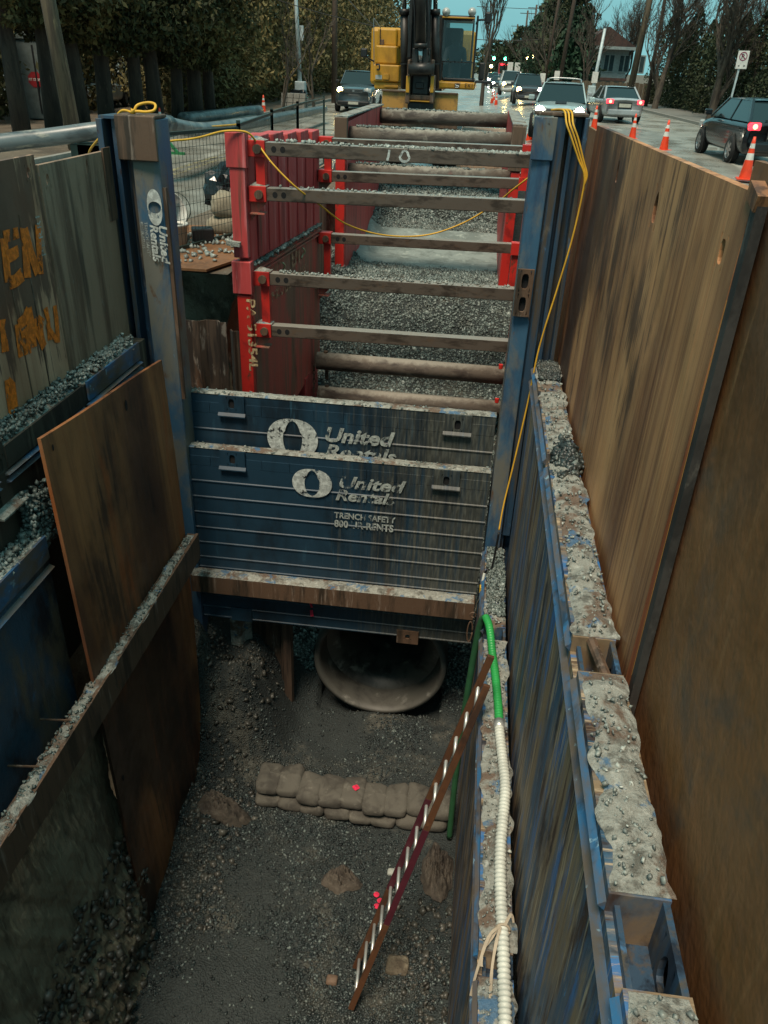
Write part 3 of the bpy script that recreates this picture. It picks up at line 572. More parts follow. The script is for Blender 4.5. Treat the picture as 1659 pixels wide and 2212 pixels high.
MT['dark_panel0'] = worn('dark_burnt_edge', C('#3a3835'), [(C('#232220'), 3, (1, 1, .5), .45, .6), (C('#55524c'), 6, (1, 1, .6), .58, .7)], .7, 0, [(30, (1, 1, .6), .4, .006)])
# ================================================================== tall plates on the right
def slab_thing(name, label, pts_low, pts_high, th, nrm, mat, edge=None, cat='steel plate'):
    a, b = [Vector(p) for p in pts_low]; c, d = [Vector(p) for p in pts_high]; n = Vector(nrm) * th
    mb = MB().add([a, b, d, c, a + n, b + n, d + n, c + n], [(0, 1, 2, 3), (7, 6, 5, 4), (0, 4, 5, 1), (1, 5, 6, 2), (2, 6, 7, 3), (3, 7, 4, 0)])
    return tag(mb.build(name, mat), label, cat)
pa = thing('steel_plate', 'tall tan steel plate with dark run marks and a pointed lifting slot', 'steel plate', (0.97, 5.7, -0.5))
q = MB(); holed(q, 3.20, 8.10, -.62, 1.93, .955, 1.0, 'x', [(4.86, 1.70, .05, .085, True), (3.42, 1.74, .032, .05, False), (6.45, 1.72, .03, .08, True)])
for i, p in enumerate(q.v): q.v[i] = (p[0] + 0.012 * (p[2] + .6), p[1], p[2] + (0.06 * (8.1 - p[1]) / 4.9 if p[2] > 1.9 else 0))
q.build('plate_body', MT['plate_tan'], pa)
for hy0, hz0 in ((4.86, 1.70), (3.42, 1.74), (6.45, 1.72)): MB().box(1.034, 1.037, hy0 - .09, hy0 + .09, hz0 - .14, hz0 + .14).build('slot_shade', plainblack, pa)  # black sheets behind the holes, painted-in shade
MB().box(.985, 1.024, 3.13, 3.198, -.62, 1.955).build('plate_edge', MT['dark_panel0'], pa); MB().box(.9835, .9875, 3.199, 3.235, -.3, 1.6).build('scraped_edge', plain('ochre_scraped_steel', C('#b58a45'), .5, .2), pa); MB().obox((1.0, 3.19, 1.98), (.05, .13, .06), Matrix.Rotation(.3, 3, 'X')).build('weld_lump', MT['plate_tan'], pa)
pb = thing('steel_plate', 'plain brown steel plate nearest the camera, right of the tan plate', 'steel plate', (1.04, 1.0, -0.5))
q = MB().grid(30, 40, lambda u, v: (1.042 + .004 * math.sin(u * 5) + .010 * v, -1.4 + u * 4.9, -.7 + v * (2.77 + .01 * math.sin(u * 9)))); q2 = [(p[0] + .035, p[1], p[2]) for p in q.v]
n0 = len(q.v); q.add(q2, [tuple(reversed(f)) for f in q.f[:]])
for i in range(30): a = 40 * 31 + i; q.f.append((a, a + 1, n0 + a + 1, n0 + a))
for j in range(40): a = j * 31 + 30; q.f.append((a, n0 + a, n0 + a + 31, a + 31))
q.build('plate_body', MT['plate_brown'], pb)
c_ = thing('steel_plate', 'narrow edge of a third brown plate behind the tan plate, beside the blue post', 'steel plate', (1.02, 8.4, -.5))
MB().box(1.03, 1.06, 7.9, 9.2, -.6, 1.86).build('plate_body', MT['plate_brown'], c_)

# ================================================================== left wall
MT['blue_deep'] = worn('stained_blue_panel_painted_gloss', C('#27475a'), [(C('#142029'), 1.1, (1, 1.5, 0.8), 0.44, 0.6), (C('#5c5344'), 1.3, (1, 1.5, .7), 0.48, 0.62, 8, .9), (C('#26597a'), 2.3, (1, 2, .8), 0.60, 0.70), (C('#8fb4ae'), 12, (1, 3, .6), 0.68, 0.74, 5, .8), (C('#7d3a30'), 1.7, (1, 1.2, .6), 0.68, 0.74)], 0.4, 0.0, [(12, (1, 2, .6), .5, .02)])  # pale flecks are painted gloss highlights; the other layers are stains and paint
MT['dark_panel'] = worn('dark_muddy_panel', C('#3b3830'), [(C('#23211d'), 1.3, (1, 3, .5), 0.45, 0.62), (C('#5f5a4c'), 2, (1, 4, .4), 0.56, 0.7), (C('#2d4a5e'), 3, (1, 3, .6), 0.64, 0.72)], 0.65, 0, [(9, (1, 1, .6), .4, .015)])
lu = thing('side_panel', 'upper left panel with gravel filled channel top and blue lip', 'shoring panel', (-3.5, 5, -2.5))
MB().box(-3.62, -3.41, 0.5, 7.84, -2.6, -.30).build('panel_body', MT['dark_panel'], lu)
for a, b in ((6.42, 7.62), (5.02, 6.32), (1.0, 4.86)):
    MB().box(-3.405, -3.385, a, b, -.45, -.27).build('lip_plate', MT['blue_rail'] if a > 6 else MT['dark_panel'], lu)
    for dz in (.20, .26): MB().prism([(-3.40, -.27 - dz), (-3.36, -.285 - dz), (-3.40, -.30 - dz)], 'y', a - .05, b).build('lip_rail', MT['blue_rail'], lu)
    MB().box(-3.63, -3.60, a, b, -.30, -.22).build('back_lip', MT['dark_panel'], lu)
    crust('mud_crust', -3.60, -3.41, a, b, -.30, MT['mudcrust'], lu, .05, int(a), 10)
    n = int(620 * (b - a) / 1.2); P = np.stack([RNG.uniform(-3.60, -3.42, n), RNG.uniform(a, b, n), np.full(n, -.25)], 1); P[:, 2] += RNG.uniform(-.02, .05, n)
    stones('channel_gravel', P, RNG.uniform(.012, .036, n), MT['stone_grey' if a < 6 else 'stone_pale'], '', parent=lu)
q = MB(); holed(q, 4.86, 5.02, -.75, -.22, -3.42, -3.395, 'x', [(4.94, -.40, .035, .06, False)]); q.build('lifting_plate', MT['dark_panel'], lu)
MB().prism([(-3.395, -.70), (-3.30, -.72), (-3.30, -.735), (-3.395, -.735)], 'y', 4.70, 5.1).build('ledge', MT['mudcrust'], lu)
ll = thing('side_panel', 'lower left blue panel, glossy with stains, behind the long beam', 'shoring panel', (-3.3, 3, -4))
MB().box(-3.42, -3.235, 0.5, 5.05, -3.05, -1.10).build('panel_body', MT['blue_deep'], ll)
MB().box(-3.24, -3.22, 0.5, 5.05, -1.27, -1.06).build('lip_plate', MT['blue_rail'], ll)
MB().prism([(-3.235, -1.33), (-3.19, -1.35), (-3.235, -1.37)], 'y', .5, 5.05).build('lip_rail', MT['blue_rail'], ll)
n = 1900; P = np.stack([RNG.uniform(-3.40, -3.245, n), RNG.uniform(2.2, 5.1, n), np.full(n, -1.09)], 1); P[:, 2] += RNG.uniform(-.01, .07, n) * (.3 + .7 * (P[:, 0] < -3.3))
stones('spilled_gravel', P, RNG.uniform(.015, .045, n), MT['stone_pale'], 'pale gravel heaped on the lower left panel top, left of the rusty plate')
n = 1200; u = RNG.random(n); P = np.stack([-3.38 + .12 * RNG.random(n), 5.0 + .35 * RNG.random(n), -1.2 + .55 * u * RNG.random(n)], 1)
stones('spilled_gravel', P, RNG.uniform(.015, .05, n), MT['stone_grey'], 'dark gravel slumped against the edge of the rusty plate, left wall')
# rust plate that slopes in to the trench foot
def lerp(a, b, t): return a + (b - a) * t
rp_top = [(-3.13, 5.10, -.22), (-3.17, 7.66, -.46)]; rp_bot = [(-2.83, 4.82, -6.0), (-2.95, 7.05, -6.0)]
q = MB()
def rpf(u, v):
    t = Vector(rp_top[0]).lerp(Vector(rp_top[1]), u); b = Vector(rp_bot[0]).lerp(Vector(rp_bot[1]), u)
    y = lerp(t.y, b.y, v ** 2.2 if u > .5 else v); p = t.lerp(b, v); return (p.x + .01 * math.sin(u * 6 + v * 3), y, p.z)
q.grid(24, 44, rpf); n0 = len(q.v); q.add([(p[0] - .03, p[1], p[2]) for p in q.v], [tuple(reversed(f)) for f in q.f[:]])
for i in range(24): q.f.append((i + 1, i, n0 + i, n0 + i + 1))
for j in range(44):
    a = j * 25; q.f.append((a, a + 25, n0 + a + 25, n0 + a)); a += 24; q.f.append((a + 25, a, n0 + a, n0 + a + 25))
rpl = thing('steel_plate', 'rust brown steel plate standing on the left wall behind the long beam', 'steel plate', (-3.1, 6.2, -6)); q.build('plate_body', MT['plate_rust'], rpl)
def on_rp(u, v, dx=.006): p = rpf(u, v); return Vector((p[0] + dx, p[1], p[2]))
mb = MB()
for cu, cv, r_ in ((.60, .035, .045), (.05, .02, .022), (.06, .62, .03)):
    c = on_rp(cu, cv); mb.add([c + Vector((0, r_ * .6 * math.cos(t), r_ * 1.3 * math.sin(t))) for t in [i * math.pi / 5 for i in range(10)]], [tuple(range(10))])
mb.build('eye_hole_shade', plainblack, rpl)  # flat black discs painted on for the shade of holes
lbm = thing('waler_beam', 'long muddy steel beam running along the left trench wall', 'beam', (-2.95, 5, -2.9))
MB().box(-2.955, -2.92, 1.0, 7.6, -2.87, -2.53).build('web', MT['rusty'], lbm, bevel=.004); MB().box(-3.055, -2.956, 1.0, 7.6, -2.57, -2.545).build('flange', MT['rusty'], lbm); MB().box(-3.055, -2.956, 1.0, 7.6, -2.86, -2.84).build('flange', MT['rusty'], lbm)
crust('mud_crust', -3.045, -2.93, 1.2, 7.56, -2.545, MT['mudcrust'], lbm, .028, 21, 8)
n = 420; P = np.stack([RNG.uniform(-3.04, -2.94, n), RNG.uniform(3, 7.5, n), np.full(n, -2.512)], 1); stones('grit', P, RNG.uniform(.008, .028, n), MT['stone_grey'], '', parent=lbm)
for yb in (3.95, 4.45): MB().bar((-3.22, yb, -2.48), (-2.98, yb + .03, -2.48), .012, .012).build('spike', MT['rusty'], lbm)

# upper plates of the left wall
PLX = -3.58
pl1 = thing('steel_plate', 'rusty plate on the far left sprayed with orange letters', 'steel plate', (PLX, 5.2, -.3))
q = MB(); holed(q, 3.2, 6.50, -.45, 1.60, PLX - .035, PLX, 'x', [(6.38, 1.48, .03, .045, True)]); q.build('plate_body', MT['plate_mottled'] if 'plate_mottled' in MT else MT['plate_rust'], pl1)
for yc in (6.12, 5.83): MB().box(PLX, PLX + .004, yc, yc + .014, -.4, 1.2).build('weld_seam', MT['rusty'], pl1)
px = PLX + .006
def S3(pts): return [at(a, b, X=px) for a, b in pts]
def spray(strokes):
    mb = MB()
    for i, (ptsz, wd) in enumerate(strokes): stroke(mb, [p + Vector((.0012 * i, 0, 0)) for p in S3(ptsz)], wd, (1, 0, 0))
    mb.build('spray_letter', MT['orange_paint'], pl1)
spray([([(52, 493), (55, 540), (60, 600)], .11), ([(52, 495), (66, 545), (82, 590)], .11), ([(81, 486), (84, 540), (88, 592)], .10)])
spray([([(8, 515), (12, 550), (18, 610)], .10), ([(8, 512), (28, 506), (40, 502)], .09), ([(14, 556), (30, 548), (40, 540)], .09), ([(18, 612), (34, 606), (48, 592)], .10)])
spray([([(5, 690), (8, 720), (12, 760)], .09)])
spray([([(38, 700), (42, 730), (48, 770)], .10), ([(40, 702), (54, 690), (62, 668)], .10), ([(60, 665), (66, 700), (72, 750)], .11), ([(50, 712), (56, 730), (60, 765)], .10)])
spray([([(74, 690), (84, 720), (96, 750)], .10), ([(90, 684), (86, 710), (92, 740)], .09)])
spray([([(98, 665), (104, 690), (108, 735)], .07), ([(118, 660), (122, 690), (126, 740)], .06), ([(100, 700), (112, 720), (122, 735)], .06)])
spray([([(16, 820), (20, 850), (26, 895)], .10), ([(18, 822), (28, 830), (33, 880)], .08)])
letters('PERRI', .10, basis(at(100, 552, X=px + .003), (0, .0, 1), (0, -1, 0)), MT['white_faint'], pl1, 'weld_lettering', xs=1.1, space=1.25)
pl2 = thing('steel_plate', 'grey mud pitted plate between the orange sprayed plate and blue post', 'steel plate', (PLX, 7.1, -.3))
q = MB(); holed(q, 6.52, 7.84, -.45, 1.52, PLX - .03, PLX + .012, 'x', [(6.64, 1.40, .03, .05, True), (7.38, 1.42, .025, .07, True)]); q.build('plate_body', MT['plate_grey'], pl2)
MB().box(PLX + .013, PLX + .03, 7.70, 7.86, .9, 1.55).build('edge_strip', MT['rusty'], pl2)

# ================================================================== sheet piles
def sheet_pile(name, label, pts, z0, z1, th=.014, mat=None, group=None):
    mb = MB(); n = len(pts)
    for i in range(n - 1):
        a, b = Vector(pts[i] + (0,)), Vector(pts[i + 1] + (0,)); d = (b - a).normalized(); nn = Vector((-d.y, d.x, 0)) * th
        vs = [Vector((p.x, p.y, z)) for z in (z0, z1) for p in (a, b, b + nn, a + nn)]
        mb.add(vs, [(3, 2, 1, 0), (4, 5, 6, 7), (0, 1, 5, 4), (1, 2, 6, 5), (2, 3, 7, 6), (3, 0, 4, 7)])
    return tag(mb.build(name, mat or MT['pile']), label, 'sheet pile', group)
sheet_pile('sheet_pile', 'wide rusty sheet pile with mottled face below the road plate', [(-3.72, 9.55), (-3.62, 9.45), (-3.38, 9.42), (-3.30, 9.50), (-3.16, 9.52), (-3.10, 9.44), (-3.02, 9.44)], -4.2, -.56)
sheet_pile('sheet_pile', 'narrow sheet pile with curled interlock edge beside the red shield post', [(-3.00, 9.52), (-2.93, 9.42), (-2.90, 9.46), (-2.84, 9.44), (-2.82, 9.50)], -4.2, -.66)
sheet_pile('sheet_pile', 'bent pale sheet pile stub below the blue end panel', [(-2.86, 8.30), (-2.72, 8.28), (-2.68, 8.36), (-2.58, 8.38)], -4.75, -3.95, mat=MT['mudcrust'])
sheet_pile('sheet_pile', 'dark sheet pile behind the pale stub under the end panel', [(-2.60, 8.52), (-2.42, 8.44), (-2.36, 8.52), (-2.22, 8.50), (-2.18, 8.40), (-2.06, 8.42)], -5.6, -3.9)
sheet_pile('sheet_pile', 'thin dark sheet pile leaning left of the concrete pipe', [(-2.12, 8.28), (-2.02, 8.30), (-2.0, 8.36)], -5.75, -3.95)

# ================================================================== red trench shields
def wall_panel(t, xn, yn, xf, yf, zn0, zn1, zf0, zf1, th, mat, side):
    """shield wall from near end (n) to far end (f); side=+1: inner face looks to +x"""
    mb = MB(); o = -side * th
    vs = [(xn, yn, zn0), (xf, yf, zf0), (xf, yf, zf1), (xn, yn, zn1)]; vs2 = [(x + o, y, z) for x, y, z in vs]
    mb.add(vs + vs2, [(0, 1, 2, 3), (7, 6, 5, 4), (0, 4, 5, 1), (1, 5, 6, 2), (2, 6, 7, 3), (3, 7, 4, 0)])
    return mb.build('side_wall', mat, t, bevel=.008)
def strut(t, p0, p1, h, mat=None, hole=True):
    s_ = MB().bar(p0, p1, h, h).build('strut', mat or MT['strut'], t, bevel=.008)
    if hole:
        d = (Vector(p1) - Vector(p0)).normalized(); mb = MB()
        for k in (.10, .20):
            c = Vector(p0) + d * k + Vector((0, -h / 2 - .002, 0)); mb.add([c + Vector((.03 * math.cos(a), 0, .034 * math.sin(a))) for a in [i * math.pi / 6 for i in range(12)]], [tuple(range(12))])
        mb.build('pin_hole_shade', plainblack, s_)  # flat black discs paint the dark inside of pin holes
    return s_
def arch(t, y, xl, xr, zs, zr, h=.14, near=True):
    """spreader arch: two struts between red brackets with an upright post either side"""
    for z, z2 in zip(zs, zr):
        strut(t, (xl + .20, y, z), (xr - .02, y, z2), h)
        b = MB().box(xl, xl + .20, y - .085, y + .085, z - .085, z + .085).build('bracket', MT['red_bright'], t, bevel=.006)
        MB().cyl((xl + .12, y - .125, z), (xl + .12, y - .086, z), .048, n=14).build('pin_bolt', MT['rusty'], b)
        MB().box(xr - .10, xr + .06, y - .085, y + .085, z2 - .085, z2 + .085).build('bracket', MT['red_bright'], t)
        if near: MB().grid(6, 4, lambda u, v, z=z: (xl + .01 + u * .2, y - .075 + v * .15, z + .086 + .06 * math.sin(u * math.pi) * math.sin(v * math.pi) * (1 - .7 * u))).build('mud_crust', MT['mudcrust'], b, True)
    for x, zz in ((xl + .135, zs), (xr - .03, zr)):
        MB().box(x - .05, x + .05, y - .05, y + .05, zz[1] + .086, zz[0] - .086).build('upright', MT['red_bright'], t)
    z = zs[1]
    MB().prism([(xl, z - .087), (xl + .19, z - .087), (xl, z - .30)], 'y', y - .012, y + .012).build('gusset', MT['red_low'], t)
    MB().box(xl, xl + .17, y - .08, y + .08, z - .22, z - .205).build('gusset_shelf', MT['red_low'], t)

XN, XF, YN, YFAR = -2.62, -2.42, 9.32, 12.5
su = thing('trench_shield', 'upper faded red trench shield, its strut chalked with white ten', 'trench shield', (-1.0, 10.9, 0.2))
wall_panel(su, XN, YN, XF, YFAR, .23, 1.56, .17, 1.43, .15, MT['red'], 1)
wall_panel(su, .60, YN, .64, YFAR, .18, 1.55, .1, 1.43, .15, MT['red'], -1)
# ribs, top cap blocks and corner tubes
for k in range(7):
    u = .08 + k * .135; x = lerp(XN, XF, u); y = lerp(YN, YFAR, u); z1 = lerp(1.56, 1.43, u); z0 = lerp(.23, .17, u)
    MB().box(x + .002, x + .016, y - .012, y + .012, z0 + .03, z1 - .10).build('rib', MT['red'], su)
for k in range(5):
    u = .07 + k * .185; x = lerp(XN, XF, u + .08); y = lerp(YN, YFAR, u); y2 = lerp(YN, YFAR, u + .17); z1 = lerp(1.56, 1.43, u)
    MB().box(x - .16, x + .035, y + .02, y2 - .02, z1 - .16, z1 + .02 + .01 * (k % 2)).build('cap_block', MT['red'], su, bevel=.01)
MB().box(-2.80, -2.625, 9.20, 9.31, .30, 1.62).build('corner_tube', MT['red'], su, bevel=.01)
MB().box(-2.83, -2.60, 9.185, 9.335, 1.27, 1.63).build('corner_sleeve', MT['red'], su, bevel=.01)
MB().box(-2.83, -2.60, 9.185, 9.335, -.12, .26).build('corner_sleeve', MT['red'], su, bevel=.01)
MB().obox((-2.78, 9.15, .47), (.16, .07, .05), Matrix.Rotation(.1, 3, 'Y')).build('mud_lump', MT['mudcrust'], su)
arch(su, 9.36, XN + .01, .62, (1.47, 1.00), (1.49, 1.03)); arch(su, 12.42, XF + .01, .62, (1.30, .86), (1.33, .90), near=False)
yy = 9.36 - .072; mb = MB()
stroke(mb, [(-1.03, yy, 1.53), (-1.035, yy, 1.48), (-1.05, yy, 1.42)], .028, (0, -1, 0)); mb.build('chalk_digit', MT['white_paint'], su); mb = MB(); stroke(mb, [(-.86 + .055 * math.cos(a) * (1 if math.sin(a) < 0 else .7), yy, 1.475 + .055 * math.sin(a)) for a in [2.0 + i * 2 * math.pi / 14 for i in range(15)]], .024, (0, -1, 0))
mb.build('chalk_digit', MT['white_paint'], su)
mb = MB(); stroke(mb, [at(532, 345, Y=9.6), at(540, 370, Y=9.62), at(543, 405, Y=9.62)], .05, (1, -.2, 0))
n = 420; P = np.stack([RNG.uniform(-2.3, .5, n), RNG.uniform(9.30, 9.42, n), np.full(n, 1.555)], 1); P[:, 0] = np.where(RNG.random(n) < .6, RNG.uniform(-1.1, .5, n), P[:, 0]); stones('grit', P, RNG.uniform(.015, .04, n), MT['stone_pale'], '', parent=su)
n = 120; P = np.stack([RNG.uniform(-2.3, .5, n), RNG.uniform(9.30, 9.42, n), np.full(n, 1.088)], 1); stones('grit', P, RNG.uniform(.012, .03, n), MT['stone_pale'], '', parent=su)

sl = thing('trench_shield', 'lower mud stained red trench shield with faded tan lettering', 'trench shield', (-1.0, 10.9, -2.3))
wall_panel(sl, XN - .005, YN + .02, XF, YFAR, -2.35, .18, -2.0, .14, .15, MT['red_low'], 1)
wall_panel(sl, .60, YN, .64, YFAR, -2.3, .12, -2.2, .08, .15, MT['red_low'], -1)
for dz in (.05, .10): 
    mb = MB(); mb.bar((XN + .02, YN + .12, .17 - dz), (XF + .025, YFAR - .06, .13 - dz), .03, .018); mb.build('lip_rail', MT['red_low'], sl)
MB().box(-2.79, -2.63, 9.21, 9.33, -2.3, -.14).build('corner_tube', MT['red_bright'], sl, bevel=.01)
arch(sl, 9.38, XN + .01, .60, (.05, -.58), (.06, -.56)); arch(sl, 12.40, XF + .01, .62, (-.02, -.68), (0.0, -.66), near=False)
dirw = (Vector((XF, YFAR, 0)) - Vector((XN, YN, 0))).normalized()
def onw(u, z, e=.012): p = Vector((XN, YN, 0)).lerp(Vector((XF, YFAR, 0)), u); return Vector((p.x + e, p.y, z))
letters('EAST EQUIPMENT WEST', .17, basis(onw(.10, -.42), dirw + Vector((0, 0, .02)), (0, 0, 1)), MT['tan_faint'], sl, bold=.003, xs=1.15)
letters('BAST', .20, basis(onw(.22, -.12), dirw, (0, 0, 1)), MT['tan_faint'], sl, bold=.006)
letters('EM', .34, basis(onw(.50, -.17), dirw, (0, 0, 1)), MT['tan_faint'], sl, bold=.008)
mb = MB(); ring = [onw(.42 + .24 * math.cos(a), -.20 + .22 * math.sin(a)) for a in [i * math.pi / 12 + math.pi for i in range(13)]]; stroke(mb, ring, .03, (1, 0, 0)); mb.build('emblem', MT['tan_faint'], sl)
letters('PA 51354L', .15, basis((-2.675, 9.205, -.17), (0, 0, -1), (1, 0, 0)), MT['cream_paint'], sl, bold=.005, xs=1.35)
def hook(t, c):
    MB().tube([c + Vector((.0 + .02 * math.sin(a * 2), .06 * math.sin(a * 1.3), -.06 * a)) for a in [i * .3 for i in range(9)]], .014, 6).build('lifting_hook', MT['cream_steel'], t, True)
MT['cream_steel'] = plain('pale_galvanised_steel', C('#b9b08c'), .4, .3)
for u in (.35, .66): hook(sl, onw(u, .0, .03)); 
MB().box(-2.60 + .0, -2.46, 11.55, 12.5, -2.9, -2.02).build('lower_wall', MT['red'], sl)
for (z, x0) in ((-1.87, -2.38), (-2.44, -2.36)):
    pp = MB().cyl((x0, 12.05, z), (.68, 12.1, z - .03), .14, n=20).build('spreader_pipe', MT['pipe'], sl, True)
    for xx in (x0 + .14, .56): MB().cyl((xx, 12.06, z + .10), (xx, 12.06, z + .165), .035, n=10).build('pin_bolt', MT['rusty'] if xx < 0 else MT['red_bright'], pp)
    MB().cyl((x0 + .16, 12.06, z - .3), (x0 + .16, 12.06, z - .12), .03, n=8).build('pin', MT['rusty'], pp)
mb = MB()
for k in range(6): c = Vector((-2.42, 12.0, -1.98 - k * .075)); mb.tube([c + Vector((.018 * math.cos(a) * (k % 2), .018 * math.cos(a) * (1 - k % 2), .045 * math.sin(a))) for a in [i * math.pi / 5 for i in range(11)]], .008, 5)
mb.build('chain', MT['rusty'], sl)
n = 160; P = np.stack([RNG.uniform(-2.3, .5, n), RNG.uniform(9.32, 9.44, n), np.full(n, .135)], 1); stones('grit', P, RNG.uniform(.012, .035, n), MT['stone_pale'], '', parent=sl)
n = 260; u = RNG.random(n); P = np.stack([lerp(XN, XF, u) + RNG.uniform(-.02, .05, n), lerp(YN, YFAR, u), lerp(.19, .15, u) + .01], 1); stones('grit', P, RNG.uniform(.02, .05, n), MT['stone_grey'], '', parent=sl)

s2 = thing('trench_shield', 'far red trench shield with thick muddy spreader pipes below the excavator', 'trench shield', (-1.0, 17.5, -1.5))
wall_panel(s2, -2.42, 15.0, -2.42, 20.0, -1.6, 1.42, -1.6, 1.52, .17, MT['red_grey'] if 'red_grey' in MT else MT['red'], 1)
wall_panel(s2, .47, 15.0, .42, 20.0, -1.6, 1.42, -1.6, 1.52, .17, MT['red'], -1)
MB().box(-2.62, -2.40, 14.88, 15.02, .9, 1.50).build('corner_sleeve', MT['rusty'], s2, bevel=.01); MB().box(.42, .66, 14.88, 15.02, .8, 1.50).build('corner_sleeve', MT['rusty'], s2, bevel=.01)
for x in (-2.51, .55): MB().box(x - .12, x + .12, 14.9, 20.05, 1.43, 1.455).xform(Matrix.Translation((0, 0, .07))).build('top_plate', MT['mudcrust'], s2)
MB().box(-2.60, -2.43, 14.9, 15.02, -1.6, .88).build('corner_tube', MT['red_bright'], s2, bevel=.01); MB().box(.48, .64, 14.9, 15.02, -1.6, .78).build('corner_tube', MT['red_bright'], s2, bevel=.01)
for (y, z) in ((15.3, 1.20), (15.3, .60), (19.7, 1.30), (19.7, .75)):
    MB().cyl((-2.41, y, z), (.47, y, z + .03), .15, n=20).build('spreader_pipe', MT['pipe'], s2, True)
    n = 260; P = np.stack([RNG.uniform(-2.3, .4, n), RNG.uniform(y - .06, y + .06, n), np.full(n, z + .155)], 1); stones('grit', P, RNG.uniform(.02, .05, n), MT['stone_grey'], '', parent=s2)
tag(MB().box(-2.80, -2.76, 12.6, 14.9, -3, .75).build('steel_sheet', MT['plate_grey']), 'grey steel sheet standing in the gap between the two red shields', 'steel plate')
tag(MB().box(.86, .90, 12.6, 14.9, -3, .9).build('steel_sheet', MT['plate_rust']), 'brown steel sheet on the right of the gravel between the shields', 'steel plate')

# ================================================================== concrete pipe
MT['concrete'] = worn('wet_concrete_pipe', C('#55544e'), [(C('#3a3935'), 1.5, (1, 1, 1), 0.45, 0.62), (C('#77766f'), 3.5, (1, 1, 1), 0.58, 0.70), (C('#2f2d29'), 6, (1, 1, 1), 0.64, 0.74)], 0.6, 0, [(30, (1, 1, 1), .25, .006)])
PC = (-0.80, 8.46, ZF + 0.95)
mb = MB().lathe([(.82, .40), (.845, .10), (.86, 0.0), (.885, -.006), (.925, 0.0), (.94, .08), (.94, .40), (.86, .62), (.86, 4.5)], PC, 'y', 72); mb2 = MB().lathe([(.82, .40), (.66, .50), (.62, .9), (.62, 4.5)], PC, 'y', 72)
cp = thing('concrete_pipe', 'large concrete pipe with its bell end open under the blue panel', 'pipe', (PC[0], PC[1], ZF)); mb.build('pipe_barrel', MT['concrete'], cp, True); mb2.build('pipe_bore', worn('shade_toned_wet_bore', C('#4a4842'), [(C('#2b2a27'), 2, (1, 1, 1), .45, .6), (C('#7a786f'), 3, (1, 1, 1), .56, .70)], .45), cp, True)  # bore coloured darker than the barrel, for the shade inside

# ================================================================== sandbags
MT['burlap'] = worn('damp_brown_sacking', C('#55524a'), [(C('#413e38'), 3, (1, 1, 1), 0.45, 0.62), (C('#66635a'), 7, (1, 1, 1), 0.55, 0.7)], 0.9, 0, [(9, (1, 1, 1), .35, .02), (220, (1, 1, 1), .25, .002)])
def bag_mesh(name, w_, d_, h_, seed, parent=None):
    mb = MB(); nu, nv = 22, 12
    def fn(u, v):
        a = 2 * math.pi * u; b = math.pi * (v - .5); e = .38
        sg = lambda k, p: math.copysign(abs(k) ** p, k)
        cb_ = sg(math.cos(b), .42); x = sg(math.cos(a), e) * cb_ * w_ / 2; y = sg(math.sin(a), e) * cb_ * d_ / 2; z = sg(math.sin(b), .8) * h_ / 2
        k = float(fbm(x * 9 + seed * 3, y * 9 + z * 14, 1, 3, seed)); k2 = float(fbm(x * 30 + seed, y * 30 + z * 40, 1, 2, seed + 4)); return (x * (1 + .10 * k), y * (1 + .14 * k + .04 * k2), z * (1 + .3 * k) + .02 * k + .006 * k2 - .05 * (abs(y) / d_) ** 2)
    return mb.grid(nu, nv, fn)
_bags = [bag_mesh('b', .34, .46, .15, s) for s in range(5)]
def bag(c, rot, k, label, sc=(1, 1, 1), tilt=0):
    o = _bags[k % 5]; mb = MB(); mb.v = list(o.v); mb.f = list(o.f)
    mb.xform(Matrix.Translation(c) @ Matrix.Rotation(rot, 4, 'Z') @ Matrix.Rotation(tilt, 4, 'X') @ Matrix.Diagonal((*sc, 1)))
    return tag(mb.build('sandbag', MT['burlap'], smooth=True), label, 'sandbag', 'sandbags of the low dam across the trench floor')
names = ['leftmost sandbag of the top row, against the earth bank', 'second sandbag from the left in the top row', 'third sandbag from the left in the top row', 'fourth sandbag from the left in the top row, the widest', 'top row sandbag sprayed with a pink paint dot', 'sixth sandbag from the left in the top row', 'seventh sandbag from the left in the top row', 'top row sandbag just left of the ladder', 'rightmost top row sandbag, against the right wall behind the ladder']
xs = np.linspace(-1.98, .20, 9)
for i, x in enumerate(xs):
    t_ = i / 8; y = 6.86 - .10 * math.sin(t_ * 2.6) + .03 * math.sin(i * 2.1)
    bag((x, y, -5.635 + .010 * math.sin(i * 1.7)), .06 * math.sin(i * 3), i, names[i], (.93 if i != 3 else 1.05, 1.0, 1.25), -.05)
mb = MB(); c = Vector((xs[4] + .02, 6.78, -5.528)); mb.add([c + Vector((.055 * math.cos(a) * random.uniform(.6, 1.1), .055 * math.sin(a) * random.uniform(.6, 1.1), 0)) for a in [i * .63 for i in range(10)]], [tuple(range(10))]); 
for layer in (1,):
    for i in range(8):
        x = -1.97 + i * .30; y = 6.84 - .09 * math.sin(i / 8 * 2.6)
        bag((x, y, -5.80), .1 * math.sin(i * 2 + layer), i + layer, f'{["first", "second", "third", "fourth", "fifth", "sixth", "seventh", "eighth"][i]} sandbag from the left in the {["bottom", "bottom"][layer - 1]} row of the dam', (1.0, 1.12, 1.15))['group'] = 'buried lower sandbags of the dam'
pm = mb.build('paint_dot', MT['pink_paint']); tag(pm, 'pink spray paint dot on top of the sandbags', 'paint mark')
